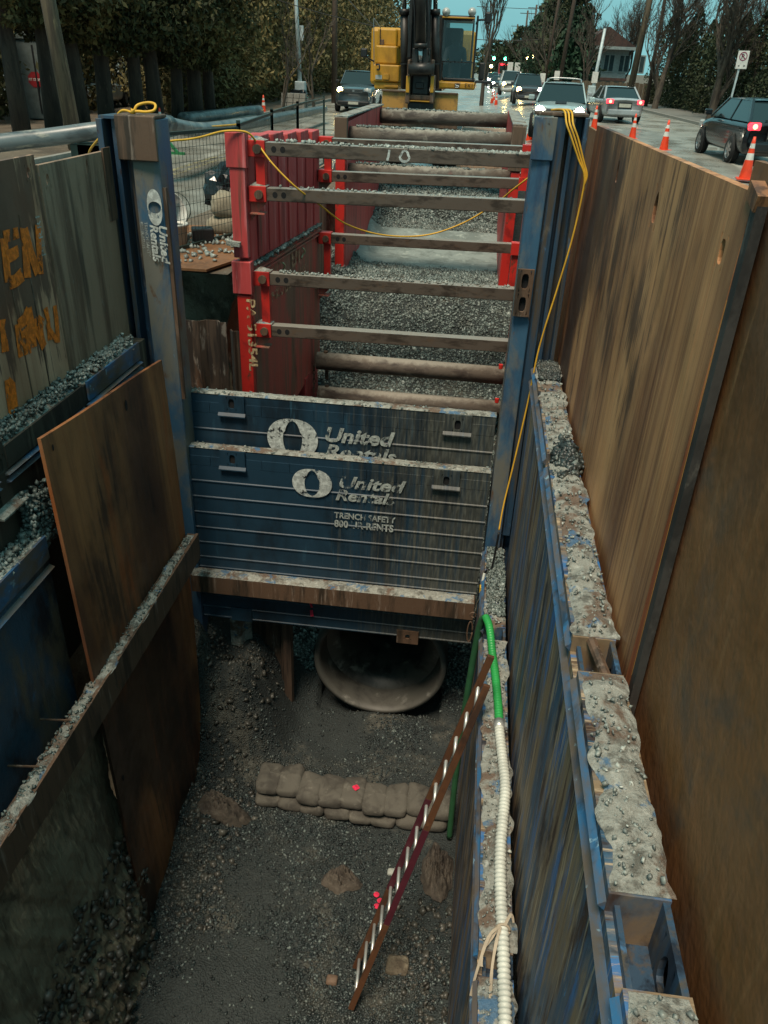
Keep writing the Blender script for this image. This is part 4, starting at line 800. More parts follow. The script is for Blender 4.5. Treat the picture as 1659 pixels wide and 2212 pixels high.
def rag(name, label, c, rx, ry, h_, seed, mat=None):
    def f(u, v):
        a = 2 * math.pi * u; r = v; ca, sa = math.cos(a), math.sin(a); e = 1 + .28 * float(fbm(ca * 1.3 + seed, sa * 1.3, 1.5, 3, seed + 2))
        k = float(fbm(ca * r * 1.6 + seed, sa * r * 1.6, 1.6, 3, seed)); fold = 1 - abs(float(fbm(ca * r * 2.4 + seed * 2, sa * r * 2.4 + 1.7 * k, 2.6, 3, seed + 5))) * 3.2
        x = c[0] + rx * r * ca * e; y = c[1] + ry * r * sa * e
        return (x, y, max(float(zfloor(x, y)) + .006, c[2]) + h_ * max(0, 1 - r ** 3) * (.62 + .8 * k + .34 * max(fold, -.4)) + .004)
    return tag(MB().grid(72, 26, f).build(name, mat or MT['rag'], smooth=True), label, 'rag')
MT['rag'] = worn('crumpled_brown_cloth', C('#4f483f'), [(C('#3a342e'), 4, (1, 1, 1), 0.45, 0.62), (C('#5c554b'), 9, (1, 1, 1), 0.58, 0.7)], 0.9, 0, [(14, (1, 1, 1), .6, .03), (220, (1, 1, 1), .2, .002)])
rag('sack_rag', 'crumpled brown sack lying on the gravel left of the ladder', (-.86, 5.72, ZF), .22, .16, .17, 2)
rag('sack_rag', 'crumpled brown sack against the right wall behind the ladder', (.22, 5.98, ZF), .20, .36, .28, 5)
rag('sack_rag', 'crumpled brown cloth at the foot of the rusty plate', (-2.45, 6.32, ZF), .32, .19, .2, 8)
mb = MB(); c = Vector((-.42, 5.55, 0)); c.z = float(zfloor(c.x, c.y)) + .03
for k in range(3): mb.add([c + Vector((.03 * math.sin(k * 2), k * .07 - .07, 0)) + Vector((.035 * math.cos(a), .035 * math.sin(a), 0)) for a in [i * .7 for i in range(9)]], [tuple(range(9))])
tag(mb.build('paint_mark', MT['pink_paint']), 'pink spray paint mark on the gravel beside the ladder', 'paint mark')
for k, (x, y, s_, lb, mt) in enumerate(((-.78, 4.62, .10, 'round reddish cobble on the gravel left of the ladder foot', 'cobble_red'), (-.30, 5.92, .09, 'pale flat stone on the gravel in front of the sandbags', 'pale'), (-.12, 4.85, .20, 'large grey mud clod right of the ladder', 'clod1'))):
    m_ = {'cobble_red': plain('reddish_cobble', C('#75604f'), .8), 'pale': plain('pale_stone', C('#a3a79f'), .8), 'clod1': MT['earth']}[mt]
    mb = bag_mesh('s', s_ * 1.2, s_, s_ * .6, k + 20); mb.xform(Matrix.Translation((x, y, float(zfloor(x, y)) + s_ * .2)))
    tag(mb.build('cobble' if k < 2 else 'mud_clod', m_, smooth=True), lb, 'stone')

# ================================================================== ladder
MT['ladder'] = worn('stained_wooden_rail', C('#563722'), [(C('#38251a'), 3, (1, 1, .6), 0.48, 0.64), (C('#6f4c30'), 7, (1, 1, .5), 0.6, 0.72)], 0.6, 0, [(30, (1, 1, .4), .2, .004)])
MT['maroon'] = plain('maroon_painted_rail', C('#4f1d29'), .55)
MT['alu'] = plain('bright_aluminium', C('#c9cbc6'), .35, .6)
ld = thing('ladder', 'narrow wooden ladder with maroon middle and metal rungs leaning on the right wall', 'ladder', (-.53, 4.5, ZF))
B0, B1 = Vector((-.535, 4.34, -5.88)), at(1052, 1480, X=.425); A0, A1 = B0 + Vector((-.02, .40, .02)), at(1061, 1417, X=.435)
for a, b in ((B0, B1), (A0, A1)):
    for u0, u1, m_ in ((0, .30, 'ladder'), (.30, .60, 'maroon'), (.60, 1, 'ladder')):
        MB().bar(a.lerp(b, u0), a.lerp(b, u1), .058, .034, up=(0, 1, 0)).build('rail', MT[m_], ld, bevel=.004)
for i in range(14):
    u = .04 + i * .068; MB().cyl(A0.lerp(A1, u), B0.lerp(B1, u), .017, n=10).build('rung', MT['alu'], ld, True)

# ================================================================== hoses, ropes
MT['green'] = plain('bright_green_hose', C('#2f9a4c'), .4, sc=4); MT['green_d'] = plain('green_layflat_hose', C('#2c5e3c'), .6)
MT['white_hose'] = plain('white_corrugated_hose', C('#c8cbc0'), .5, sc=8)
MT['yellow'] = plain('yellow_rope', C('#d9a52c'), .6); MT['ribbon'] = plain('beige_tie_ribbon', C('#a89a85'), .7); MT['black'] = plain('black_rubber', C('#17181a'), .5)
def smooth_path(pts, n=8):
    pts = [Vector(p) for p in pts]; out = []
    for i in range(len(pts) - 1):
        p0, p1, p2, p3 = pts[max(i - 1, 0)], pts[i], pts[i + 1], pts[min(i + 2, len(pts) - 1)]
        for k in range(n):
            t = k / n; out.append(.5 * ((2 * p1) + (p2 - p0) * t + (2 * p0 - 5 * p1 + 4 * p2 - p3) * t * t + (3 * p1 - p0 - 3 * p2 + p3) * t ** 3))
    return out + [pts[-1]]
def ribbed(pts, r, pitch, depth, n=14):
    pts = smooth_path(pts, 14); d = [0]
    for a, b in zip(pts[:-1], pts[1:]): d.append(d[-1] + (b - a).length)
    m_ = int(d[-1] / pitch * 4); P_, R__ = [], []; j = 0
    for i in range(m_ + 1):
        s_ = d[-1] * i / m_
        while j < len(d) - 2 and d[j + 1] < s_: j += 1
        t = (s_ - d[j]) / max(1e-6, d[j + 1] - d[j]); P_.append(pts[j].lerp(pts[j + 1], t)); R__.append(r + depth * math.cos(2 * math.pi * s_ / pitch))
    return MB().tube(P_, R__, n)
hs = thing('hose', 'hose along the right ledge, bright green joined to white corrugated', 'hose', (.55, 5, -2.5))
ribbed([(.435, 6.33, -2.37), (.47, 6.16, -2.36), (.505, 5.85, -2.42), (.53, 5.6, -2.43), (.555, 5.2, -2.43), (.563, 4.98, -2.43)], .036, .032, .004).build('green_section', MT['green'], hs, True)
MB().cyl((.563, 4.985, -2.43), (.563, 4.90, -2.43), .047, n=14).build('coupling', MT['alu'], hs, True)
MB().box(.60, .63, 4.92, 4.97, -2.46, -2.42).build('clamp', MT['alu'], hs)
ribbed([(.563, 4.90, -2.43), (.585, 4.6, -2.43), (.605, 4.3, -2.43), (.585, 4.0, -2.43), (.565, 3.75, -2.43), (.562, 3.4, -2.43), (.573, 3.1, -2.43), (.58, 2.7, -2.43), (.58, 2.2, -2.43), (.585, 1.4, -2.43)], .038, .034, .0055).build('corrugated_section', MT['white_hose'], hs, True)
MB().tube(smooth_path([(.435, 6.33, -2.37), (.40, 6.38, -2.46), (.375, 6.42, -2.8), (.345, 6.47, -3.8), (.335, 6.5, -5.0), (.345, 6.48, -5.86)]), .035, 12).build('hanging_section', MT['green_d'], hs, True)
rb = thing('tie_ribbon', 'beige ribbon knotted round the white corrugated hose', 'ribbon', (.57, 3.1, -2.5))
MB().tube([(.572 + .046 * math.cos(a), 3.13 + .01 * math.sin(a), -2.43 + .046 * math.sin(a)) for a in [i * math.pi / 8 for i in range(17)]], .009, 6).build('knot_loop', MT['ribbon'], rb, True)
for pts in ([(.55, 3.13, -2.38), (.50, 3.06, -2.42), (.45, 2.99, -2.46), (.445, 2.90, -2.47)], [(.555, 3.12, -2.38), (.53, 3.03, -2.40), (.51, 2.9, -2.47), (.50, 2.72, -2.475)], [(.58, 3.13, -2.38), (.62, 3.20, -2.36), (.64, 3.17, -2.40)], [(.55, 3.12, -2.38), (.48, 3.05, -2.40), (.42, 2.9, -2.55), (.40, 2.82, -2.66)]):
    mb = MB(); stroke(mb, smooth_path(pts, 5), .018, (0, 0, 1)); mb.build('ribbon_end', MT['ribbon'], rb)
# yellow ropes
def rope(name, label, pts, r=.011, mat='yellow', n=8): return tag(MB().tube(smooth_path(pts, n), r, 7).build(name, MT[mat], smooth=True), label, 'rope')
lt = 1.845
r1 = thing('rope', 'yellow rope from the left post over the fence and sagging across the shields', 'rope', (-3.4, 8, 1.85))
MB().tube(smooth_path([(-3.33, 8.0, lt), (-3.30, 8.02, lt + .06), (-3.22, 8.08, lt + .085), (-3.14, 8.06, lt + .075), (-3.13, 8.0, lt + .03), (-3.2, 7.98, lt + .012), (-3.28, 8.0, lt + .012), (-3.33, 8.0, lt + .01)]), .013, 7).build('loop', MT['yellow'], r1, True)
MB().tube([(-3.345, 7.99, lt - .01), (-3.335, 7.98, lt + .03), (-3.32, 8.0, lt + .02), (-3.34, 8.02, lt)], .018, 7).build('knot', MT['yellow'], r1, True)
pts = [(-3.34, 8.0, lt), at(340, 300, Y=8.25), at(385, 303, Y=8.5), at(430, 297, Y=8.8), at(480, 284, Y=9.1), at(520, 283, Y=9.18), at(540, 290, Y=9.22), at(555, 308, Y=9.3)]
MB().tube(smooth_path(pts), .011, 7).build('strand', MT['yellow'], r1, True)
pts = [at(555, 308, Y=9.3), at(590, 355, Y=9.2), at(640, 405, Y=9.2), at(690, 442, Y=9.5), at(750, 485, Y=9.8), at(830, 508, Y=10.1), at(920, 508, Y=10.3), at(1000, 482, Y=10.4), at(1070, 440, Y=10.3), at(1110, 408, Y=10.1), at(1160, 370, Y=9.9)]
MB().tube(smooth_path(pts), .010, 7).build('strand', MT['yellow'], r1, True)
pts = [(-3.36, 8.02, lt), (-3.5, 8.1, lt - .0), (-3.68, 8.2, 1.7), at(197, 320, Y=8.6), at(193, 335, Y=8.9)]
MB().tube(smooth_path(pts), .012, 7).build('tail', MT['yellow'], r1, True)
r2 = thing('rope', 'bundle of yellow cords hung over the right post, one running down to the ledge', 'rope', (.7, 7.9, -2.3))
for k in range(3):
    o = k * .03; pts = [(.56 + o, 8.12, 2.035), (.66 + o, 7.97, 2.04), at(1224 + k * 7, 268, Y=7.86), at(1235 + k * 7, 300, Y=7.84), at(1250 + k * 5, 345, Y=7.83), at(1262 + k * 3, 378, Y=7.82)]
    if k == 0: pts += [at(1258, 420, Y=7.82), at(1235, 520, Y=7.80), at(1205, 620, Y=7.78), at(1165, 750, Y=7.74), at(1140, 870, Y=7.68), at(1110, 1000, Y=7.6), at(1088, 1090, Y=7.5), at(1078, 1145, Y=7.38)]
    else: pts += [at(1262, 400, Y=7.82), at(1259 + k, 412, Y=7.83)]
    MB().tube(smooth_path(pts), .0088, 7).build('cord', MT['yellow'], r2, True)
MT['orange_cord'] = MT['yellow']
sg = thing('rope_sling', 'dark rope sling with yellow tag and iron ring on the lower right ledge edge', 'sling', (.43, 7.3, -3.3))
MB().tube(smooth_path([at(1078, 1150, Y=7.36), (.50, 7.34, -2.44), (.455, 7.30, -2.44), (.42, 7.3, -2.5)]), .012, 6).build('cord', MT['black'], sg, True)
MB().tube([(.425, 7.30, -2.49), (.412, 7.26, -2.58)], .016, 6).build('sleeve', MT['white_hose'], sg)
MB().box(.39, .41, 7.24, 7.30, -2.72, -2.65).build('tag', plain('yellow_tag', C('#d8b23c'), .5), sg)
MB().tube(smooth_path([(.412, 7.26, -2.58), (.405, 7.26, -2.8), (.39, 7.36, -2.95), (.385, 7.42, -3.1), (.375, 7.5, -3.22)]), .010, 6).build('rope_run', MT['ribbon'], sg, True)
MB().tube([(.365 + .035 * math.cos(a), 7.52, -3.24 + .035 * math.sin(a)) for a in [i * math.pi / 8 for i in range(17)]], .010, 6).build('ring', MT['rusty'], sg, True)
MB().tube([(.35 + .03 * math.cos(a), 7.56, -3.52 + .15 * math.sin(a)) for a in [i * math.pi / 10 for i in range(21)]], .009, 6).build('chain_link', MT['rusty'], sg, True)

# ================================================================== road, pavements
MT['asphalt'] = worn('damp_asphalt', C('#8a8980'), [(C('#716f67'), 0.35, (1, .25, 1), 0.45, 0.62), (C('#a3a298'), 1.2, (1, .15, 1), 0.55, 0.70), (C('#7d745f'), 0.5, (1.4, .3, 1), 0.6, 0.72, 6, .7)], 0.45, 0, [(160, (1, 1, 1), .25, .004)], rvar=(.7, .16, .5))
MT['brown_road'] = worn('muddy_brown_ground', C('#5d5142'), [(C('#493f33'), 0.7, (1, 1, 1), 0.45, 0.6), (C('#75695a'), 2.5, (1, 1, 1), 0.55, 0.7), (C('#8b8275'), 9, (1, 1, 1), 0.62, 0.7)], 0.75, 0, [(12, (1, 1, 1), .5, .03), (60, (1, 1, 1), .4, .01)])
MT['pavement'] = worn('old_concrete_pavement', C('#6b6a64'), [(C('#54534e'), 0.8, (1, 1, 1), 0.45, 0.62), (C('#7c7b74'), 5, (1, 1, 1), 0.58, 0.7)], 0.7, 0, [(60, (1, 1, 1), .2, .004)])
MT['kerb'] = plain('concrete_kerb', C('#8a877f'), .7)
MT['grass'] = worn('rough_winter_grass', C('#4d5a33'), [(C('#39432a'), 1.5, (1, 1, 1), 0.45, 0.6), (C('#6b6a42'), 4, (1, 1, 1), 0.55, 0.7)], 0.9, 0, [(60, (1, 1, 1), .8, .03)])
def sheet(name, polys, z, mat):
    mb = MB()
    for p in polys: mb.add([(x, y, z) for x, y in p], [tuple(range(len(p)))])
    return tag(mb.build(name, mat), kind='structure')
# ground sheet with the excavation left open
sheet('ground', [[(-900, -60), (900, -60), (900, -3), (-900, -3)], [(-900, -3), (-4.5, -3), (-4.5, 9.72), (-900, 9.72)], [(-900, 9.72), (-3.05, 9.72), (-3.05, 21), (-900, 21)],
                 [(1.2, -3), (900, -3), (900, 21), (1.2, 21)], [(-900, 21), (900, 21), (900, 1800), (-900, 1800)]], -.03, MT['brown_road'])
sheet('road', [[(-10.4, -3), (-4.5, -3), (-4.5, 9.72), (-10.4, 9.72)], [(-10.4, 9.72), (-4.9, 9.72), (-3.9, 14), (-3.1, 21), (-10.0, 21)]], 0.0, MT['asphalt'])
def zroad(x, y): return .38 * sst(np.asarray(x, float), -.5, 3.0) * sst(np.asarray(y, float), 12, 23)      # the right carriageway lies higher
def ribbon(name, mat, left, right, ys, dz, nx=14):
    V, F = [], []
    for y in ys:
        a, b = np.interp(y, *zip(*[(q[1], q[0]) for q in left])), np.interp(y, *zip(*[(q[1], q[0]) for q in right]))
        V += [(lerp(a, b, i / nx), y, float(zroad(lerp(a, b, i / nx), y)) + dz) for i in range(nx + 1)]
    for j in range(len(ys) - 1): F += [(j * (nx + 1) + i, j * (nx + 1) + i + 1, (j + 1) * (nx + 1) + i + 1, (j + 1) * (nx + 1) + i) for i in range(nx)]
    return tag(mesh_obj(name, V, F, mat, None, True), kind='structure')
ribbon('road_ahead', MT['asphalt'], [(-10.0, 21), (-10.2, 45), (-12, 200), (-6, 600)], [(10.4, 21), (9.6, 45), (4, 200), (-.5, 600)], [21, 23, 26, 32, 45, 80, 140, 200, 600], 0.0, 28)
ribbon('road_beside', MT['asphalt'], [(1.22, -3), (1.22, 21)], [(10.4, -3), (10.4, 21)], [-3, 11, 13, 15, 17, 19, 21], 0.0, 16)
def kerb_run(name, pts, side):
    mb = MB()
    for a, b in zip(pts[:-1], pts[1:]):
        x0, y0 = a; x1, y1 = b; o = .16 * side; za, zc = float(zroad(x0, y0)), float(zroad(x1, y1))
        mb.add([(x0, y0, -.02), (x1, y1, -.02), (x1, y1, zc + .12), (x0, y0, za + .12), (x0 + o, y0, -.02), (x1 + o, y1, -.02), (x1 + o, y1, zc + .12), (x0 + o, y0, za + .12)], [(0, 1, 2, 3), (3, 2, 6, 7), (7, 6, 5, 4), (0, 3, 7, 4), (1, 5, 6, 2)])
    return tag(mb.build(name, MT['kerb']), kind='structure')
KR = [(10.4, -3), (10.4, 12), (10.4, 15), (10.4, 18), (10.4, 23), (9.6, 45), (4, 200)]; kerb_run('kerb_right', KR, 1)
KL = [(-10.4, 9), (-10.1, 21), (-10.3, 45), (-12.1, 200)]; kerb_run('kerb_left', KL, -1)
ribbon('pavement_right', MT['pavement'], [(10.56, -3), (10.56, 21), (9.76, 45), (4.16, 200)], [(13.6, -3), (13.6, 21), (12.9, 45), (6.8, 200)], [-3, 12, 15, 18, 23, 32, 45, 80, 140, 200], .115, 2)
sheet('pavement_left', [[(-10.56, 9), (-10.26, 21), (-12.6, 21), (-12.9, 9)], [(-10.26, 21), (-10.46, 45), (-12.4, 45), (-12.6, 21)], [(-10.46, 45), (-12.26, 200), (-14.4, 200), (-12.4, 45)]], .115, MT['brown_road'])
for k in range(12):
    y = 24 + k * 1.7; x = 10.56 - (y - 21) / 24 * .8
    MB().box(x, x + 2.7, y, y + .02, .4955, .4985).build('joint', MT['asphalt'], bpy.data.objects['pavement_right'])
MT['line'] = worn_paint('worn_road_line', C('#a39a74'), .46, .58, 5)
sheet('road_marking', [[(-7.0, 10), (-6.86, 10), (-6.6, 34), (-6.72, 34)], [(-7.3, 10), (-7.16, 10), (-6.86, 34), (-6.98, 34)]], .004, MT['line'])

# road plate with loose stone at the trench edge
rpz = thing('road_plate', 'steel road plate at the trench edge scattered with loose stone', 'road plate', (-4, 11, 0))
MB().prism([(-4.9, 9.62), (-3.30, 9.66), (-3.02, 10.6), (-3.02, 12.6), (-4.9, 12.4)], 'z', .0, .03).build('plate_body', MT['plate_dusty'] if 'plate_dusty' in MT else MT['plate_brown'], rpz)
x = RNG.uniform(-4.4, -3.05, 420); y = RNG.uniform(9.8, 11.8, 420); k = RNG.random(420) < np.clip((y - 9.6) / 2.2, .08, 1) * np.clip((x + 4.6) / 1.2, .1, 1); k &= ~((x > -3.3) & (y < 10.6))
P = np.stack([x[k], y[k], np.full(k.sum(), .045)], 1); stones('loose_stone', P, RNG.uniform(.025, .07, len(P)), MT['stone_pale'], '', parent=rpz)
tag(MB().add([(-4.75, 12.2, .012), (-3.0, 11.9, .012), (-3.0, 14.6, .012), (-4.6, 14.9, .012)], [(0, 1, 2, 3)]).build('dirt_patch', MT['brown_road']), kind='structure')

# ================================================================== temporary fence
MT['fence'] = plain('dark_green_fence_steel', C('#2a3a34'), .5, .2); MT['green_paint'] = plain('green_painted_steel', C('#24733f'), .5)
def fence_panel(label, a, b, zt=1.46, z0=.06, dense=.075):
    a = Vector(a); b = Vector(b); t = thing('mesh_fence', label, 'fence', (a + b) / 2, 'mesh fence panels left of the trench')
    L = (b - a).length; d = (b - a) / L
    for z in (z0, zt): MB().bar(a + Vector((0, 0, z)), b + Vector((0, 0, z)), .04, .04).build('rail', MT['fence'], t)
    for p in (a, b): MB().bar(p + Vector((0, 0, 0)), p + Vector((0, 0, zt + .06)), .045, .045, up=(1, 0, 0)).build('post', MT['fence'], t)
    n = int(L / dense)
    wv = [MB().cyl(a + d * (L * i / n) + Vector((0, 0, z0)), a + d * (L * i / n) + Vector((0, 0, zt)), .0032, n=4, caps=False).build('wire', MT['fence'], t) for i in range(1, n)]
    for i in range(1, 8): MB().cyl(a + Vector((0, 0, lerp(z0, zt, i / 8))), b + Vector((0, 0, lerp(z0, zt, i / 8))), .003, n=4, caps=False).build('cross_wire', MT['fence'], t)
    return t
fa = [(-4.35, 9.55, 0), (-3.50, 12.05, 0), (-3.75, 15.0, 0), (-3.95, 18.0, 0), (-4.05, 21.5, 0)]
fence_panel('nearest mesh fence panel standing by the white buckets', fa[0], fa[1])
fence_panel('second mesh fence panel, partly behind the red shield', fa[1], fa[2], 1.50)
fence_panel('third mesh fence panel, beyond the first red shield', fa[2], fa[3], 1.52, dense=.12)
fence_panel('farthest mesh fence panel, towards the pickup truck', fa[3], fa[4], 1.52, dense=.15)
st = thing('fence_stand', 'green steel fence foot beside the left blue post', 'fence foot', (-4.1, 9.9, 0))
MB().bar((-4.18, 9.85, .0), (-4.12, 9.95, .62), .10, .05).build('upright', MT['green_paint'], st); MB().bar((-4.10, 9.98, .03), (-4.03, 9.88, .5), .05, .03).build('brace', MT['green_paint'], st); MB().bar((-4.35, 9.7, .05), (-3.9, 10.1, .05), .06, .05).build('base', MT['green_paint'], st)
MB().bar((-3.98, 10.05, .06), (-4.03, 10.02, .45), .02, .02).build('red_stake', MT['red_bright'], st)
s3 = thing('fence_stand', 'green A shaped fence foot standing on the road beyond the left post', 'fence foot', at(360, 330, Z=0))
b_ = at(352, 332, Z=0); tp = at(345, 283, Y=b_.y)
MB().bar(b_ + Vector((-.35, 0, 0)), tp, .07, .07).build('leg', MT['green_paint'], s3); MB().bar(b_ + Vector((.45, 0, 0)), tp, .07, .07).build('leg', MT['green_paint'], s3); MB().bar(b_ + Vector((-.6, 0, .03)), b_ + Vector((.6, 0, .03)), .12, .06).build('foot', MT['green_paint'], s3)

# litter of tools on the ground behind the fence
MT['bucket'] = plain('white_plastic', C('#cfd0c8'), .4); MT['sack'] = plain('pale_woven_sack', C('#8f8672'), .9, sc=14)
bk = thing('bucket', 'white bucket lying on its side behind the green fence foot', 'bucket', (-4.35, 11.35, 0))
m4 = Matrix.Translation((-4.32, 11.1, .42)) @ Matrix.Rotation(R_(66), 4, 'Y') @ Matrix.Rotation(R_(14), 4, 'X')
MB().lathe([(.0, -.20), (.17, -.20), (.19, .0), (.205, .2), (.218, .2), (.218, .17), (.195, .18), (.185, -.19), (0, -.185)], n=24).xform(m4).build('bucket_shell', MT['bucket'], bk, True)
MB().tube([Vector((.21 * math.cos(a), .21 * math.sin(a) * .2, .2 + .2 * math.sin(a))) for a in [i * math.pi / 10 for i in range(11)]], .006, 5).xform(m4).build('handle', MT['fence'], bk)
bk = thing('bucket', 'white pail standing upright under the tipped bucket', 'bucket', (-4.12, 10.95, 0))
MB().lathe([(0, .03), (.14, .03), (.165, .30), (.18, .30), (.18, .33), (.15, .33), (.14, .05)], (-4.12, 10.9, 0), n=24).build('pail_shell', MT['bucket'], bk, True)
tag(MB().obox((-3.86, 11.25, .12), (.30, .22, .22), Matrix.Rotation(.4, 3, 'Z')).build('tool_box', MT['black'], bevel=.02), 'small black box between the pail and the filled sacks', 'box')
mb = bag_mesh('s', .75, .5, .34, 31); mb.xform(Matrix.Translation((-3.62, 12.15, .38)) @ Matrix.Rotation(.2, 4, 'Z') @ Matrix.Rotation(.2, 4, 'Y')); tag(mb.build('filled_sack', MT['sack'], smooth=True), 'pale filled sack on top, sagging towards the black box', 'sack')
mb = bag_mesh('s', .7, .5, .26, 33); mb.xform(Matrix.Translation((-3.70, 12.1, .14)) @ Matrix.Rotation(.1, 4, 'Z')); tag(mb.build('filled_sack', MT['sack'], smooth=True), 'lower pale filled sack lying on the ground by the fence', 'sack')
MT['bag_plastic'] = plain('black_glossy_plastic', C('#15181a'), .22)
mb = MB()
def gb(u, v):
    a = 2 * math.pi * u; b = math.pi * v; k = float(fbm(math.cos(a) * 1.6 * math.sin(b) + 3, math.sin(a) * 1.6 * math.sin(b) + 2 * v, 2.6, 4, 6)); r = .42 * (1 + .75 * k) * (1.0 if v > .25 else .5 + 2 * v)
    return (-3.72 + r * math.sin(b) * math.cos(a) * 1.05, 12.75 + r * math.sin(b) * math.sin(a), .50 + .48 * math.cos(b) * (1 + .35 * k))
tag(mb.grid(40, 24, gb).build('garbage_bag', MT['bag_plastic']), 'crumpled glossy black garbage bag beside the red shield', 'garbage bag')

# ================================================================== big bypass pipes on the left
MT['hdpe'] = worn('scuffed_grey_pipe', C('#5d6668'), [(C('#3c4346'), 1, (1, 3, 3), 0.45, 0.62), (C('#8b8a80'), 2, (.6, 3, 3), 0.56, 0.7), (C('#7a6a50'), 1.2, (.8, 2, 2), .6, .72)], 0.35)
hp = thing('bypass_pipe', 'long raised grey bypass pipe crossing the left side behind the post', 'pipe', (-8, 16, 0))
pts = [at(-260, 345, Y=15.2), at(0, 309, Y=15.8), at(110, 296, Y=16.0), at(220, 281, Y=16.3), at(300, 272, Y=16.6), at(340, 267, Y=16.9)]
MB().tube(smooth_path(pts, 5), .165, 18).build('pipe_barrel', MT['hdpe'], hp, True)
MB().tube([at(336, 267, Y=16.88), at(366, 270, Y=17.3)], .185, 18).build('collar', MT['hdpe'], hp, True)
MB().tube(smooth_path([at(364, 269, Y=17.3), at(400, 277, Y=18.2), at(440, 280, Y=19.5), at(490, 273, Y=21.5), at(560, 262, Y=25), at(640, 247, Y=31), at(700, 236, Y=37)], 5), .155, 16).build('pipe_run', MT['hdpe'], hp, True)
for a, b in ((205, 310), (190, 312)): c = at(a, b, Y=16.25); MB().box(c.x - .3, c.x + .3, 16.1, 16.5, 0, max(.2, c.z)).build('support', MT['fence'], hp)
MB().tube(smooth_path([at(345, 262, Y=16.7), at(400, 270, Y=17.9), at(440, 274, Y=19.2), at(520, 268, Y=22)], 6), .02, 6).build('yellow_line', MT['yellow'], hp, True)
dp = tag(MB().tube(smooth_path([at(395, 258, Z=.22), at(470, 250, Z=.22), at(520, 243, Z=.22), at(560, 240, Z=.22)], 5), .24, 16).build('drain_pipe', MT['hdpe'], smooth=True), 'dark grey pipe lying on the far left pavement by the traffic cone', 'pipe')

# ================================================================== cones
MT['cone'] = plain('orange_cone_plastic', C('#e8431a'), .45); MT['reflect'] = plain('white_reflective_band', C('#d8d6cf'), .35)
def cone_proto(h=.9):
    t = thing('traffic_cone', '', 'traffic cone', (0, 0, 0), 'orange traffic cones', True); s_ = h / .9
    rad = lambda z: lerp(.145, .028, z / .9)
    MB().box(-.19, .19, -.19, .19, 0, .035).xform(Matrix.Scale(s_, 4)).build('base', MT['cone'], t, bevel=.01)
    for z0, z1, m_ in ((.035, .42, 'cone'), (.42, .56, 'reflect'), (.56, .66, 'cone'), (.66, .76, 'reflect'), (.76, .9, 'cone')):
        MB().lathe([(rad(z0), z0), (rad(z1), z1)] + ([(0, z1)] if z1 > .89 else []), n=20).xform(Matrix.Scale(s_, 4)).build('cone_band' if m_ == 'reflect' else 'cone_body', MT[m_], t, True)
    return t
CONES = [(at(1365, 300, Z=.36), 'traffic cone farthest of the three rising above the tan plate'), (at(1433, 325, Z=.36), 'middle traffic cone of the three rising above the tan plate'), (at(1608, 388, Z=.36), 'nearest traffic cone at right, beside the black hatchback'),
         (at(570, 247, Z=0), 'traffic cone on the far left pavement beside the grey pipe'), (at(349, 288, Z=0), 'traffic cone behind the left post near the raised pipe'), (at(1282, 281, Z=.36), 'traffic cone between the silver wagon and silver sedan'),
         (at(1062, 224, Z=0), 'leftmost cone of the far row beside the excavator'), (at(1071, 229, Z=0), 'second cone of the far row beside the excavator'), (at(1066, 219, Z=0), 'third, farthest cone of the row beside the excavator'), (at(1141, 318, Z=0), 'traffic cone squeezed between the far shield and the right blue post')]
c0 = cone_proto(); sc_ = [.88, .92, .98, .9, .85, .95, .85, .9, .8, 1.0]
for i, (p, lb) in enumerate(CONES):
    o = c0 if i == 0 else copy_tree(c0); o.location = p; o['label'] = lb; o.scale = [sc_[i]] * 3; o.rotation_euler.z = i * .7

# ================================================================== vehicles
def carpaint(name, col, rough=.25, metal=.2):
    m = Mat(name, rough, metal, .5); d = tuple([k * .72 for k in col[:3]] + [1]); m.color(m.mix(m.mr(m.noise(1.5), .35, .65), d, col)); m.b.inputs['Coat Weight'].default_value = .6; m.b.inputs['Coat Roughness'].default_value = .08; return m.m
MT['glass'] = Mat('dark_car_glass', .06, 0, .7).color(C('#1d2a2c')).m
MT['tyre'] = plain('black_tyre', C('#1b1b1b'), .8); MT['rim'] = plain('alloy_rim', C('#9fa3a3'), .35, .7); MT['trim'] = plain('black_trim', C('#141516'), .5)
MT['plate_w'] = plain('number_plate', C('#b9b8aa'), .5)
MT['head_on'] = emission('lit_headlamp', (1.0, .92, .72, 1), 40); MT['head_warm'] = emission('lit_warm_headlamp', (1.0, .66, .20, 1), 40); MT['tail_on'] = emission('lit_tail_lamp', (1.0, .03, .05, 1), 1.1); MT['brake_on'] = emission('lit_brake_lamp', (1.0, .22, .08, 1), 4); MT['lamp_off'] = plain('clear_lamp', C('#a9adaa'), .2)
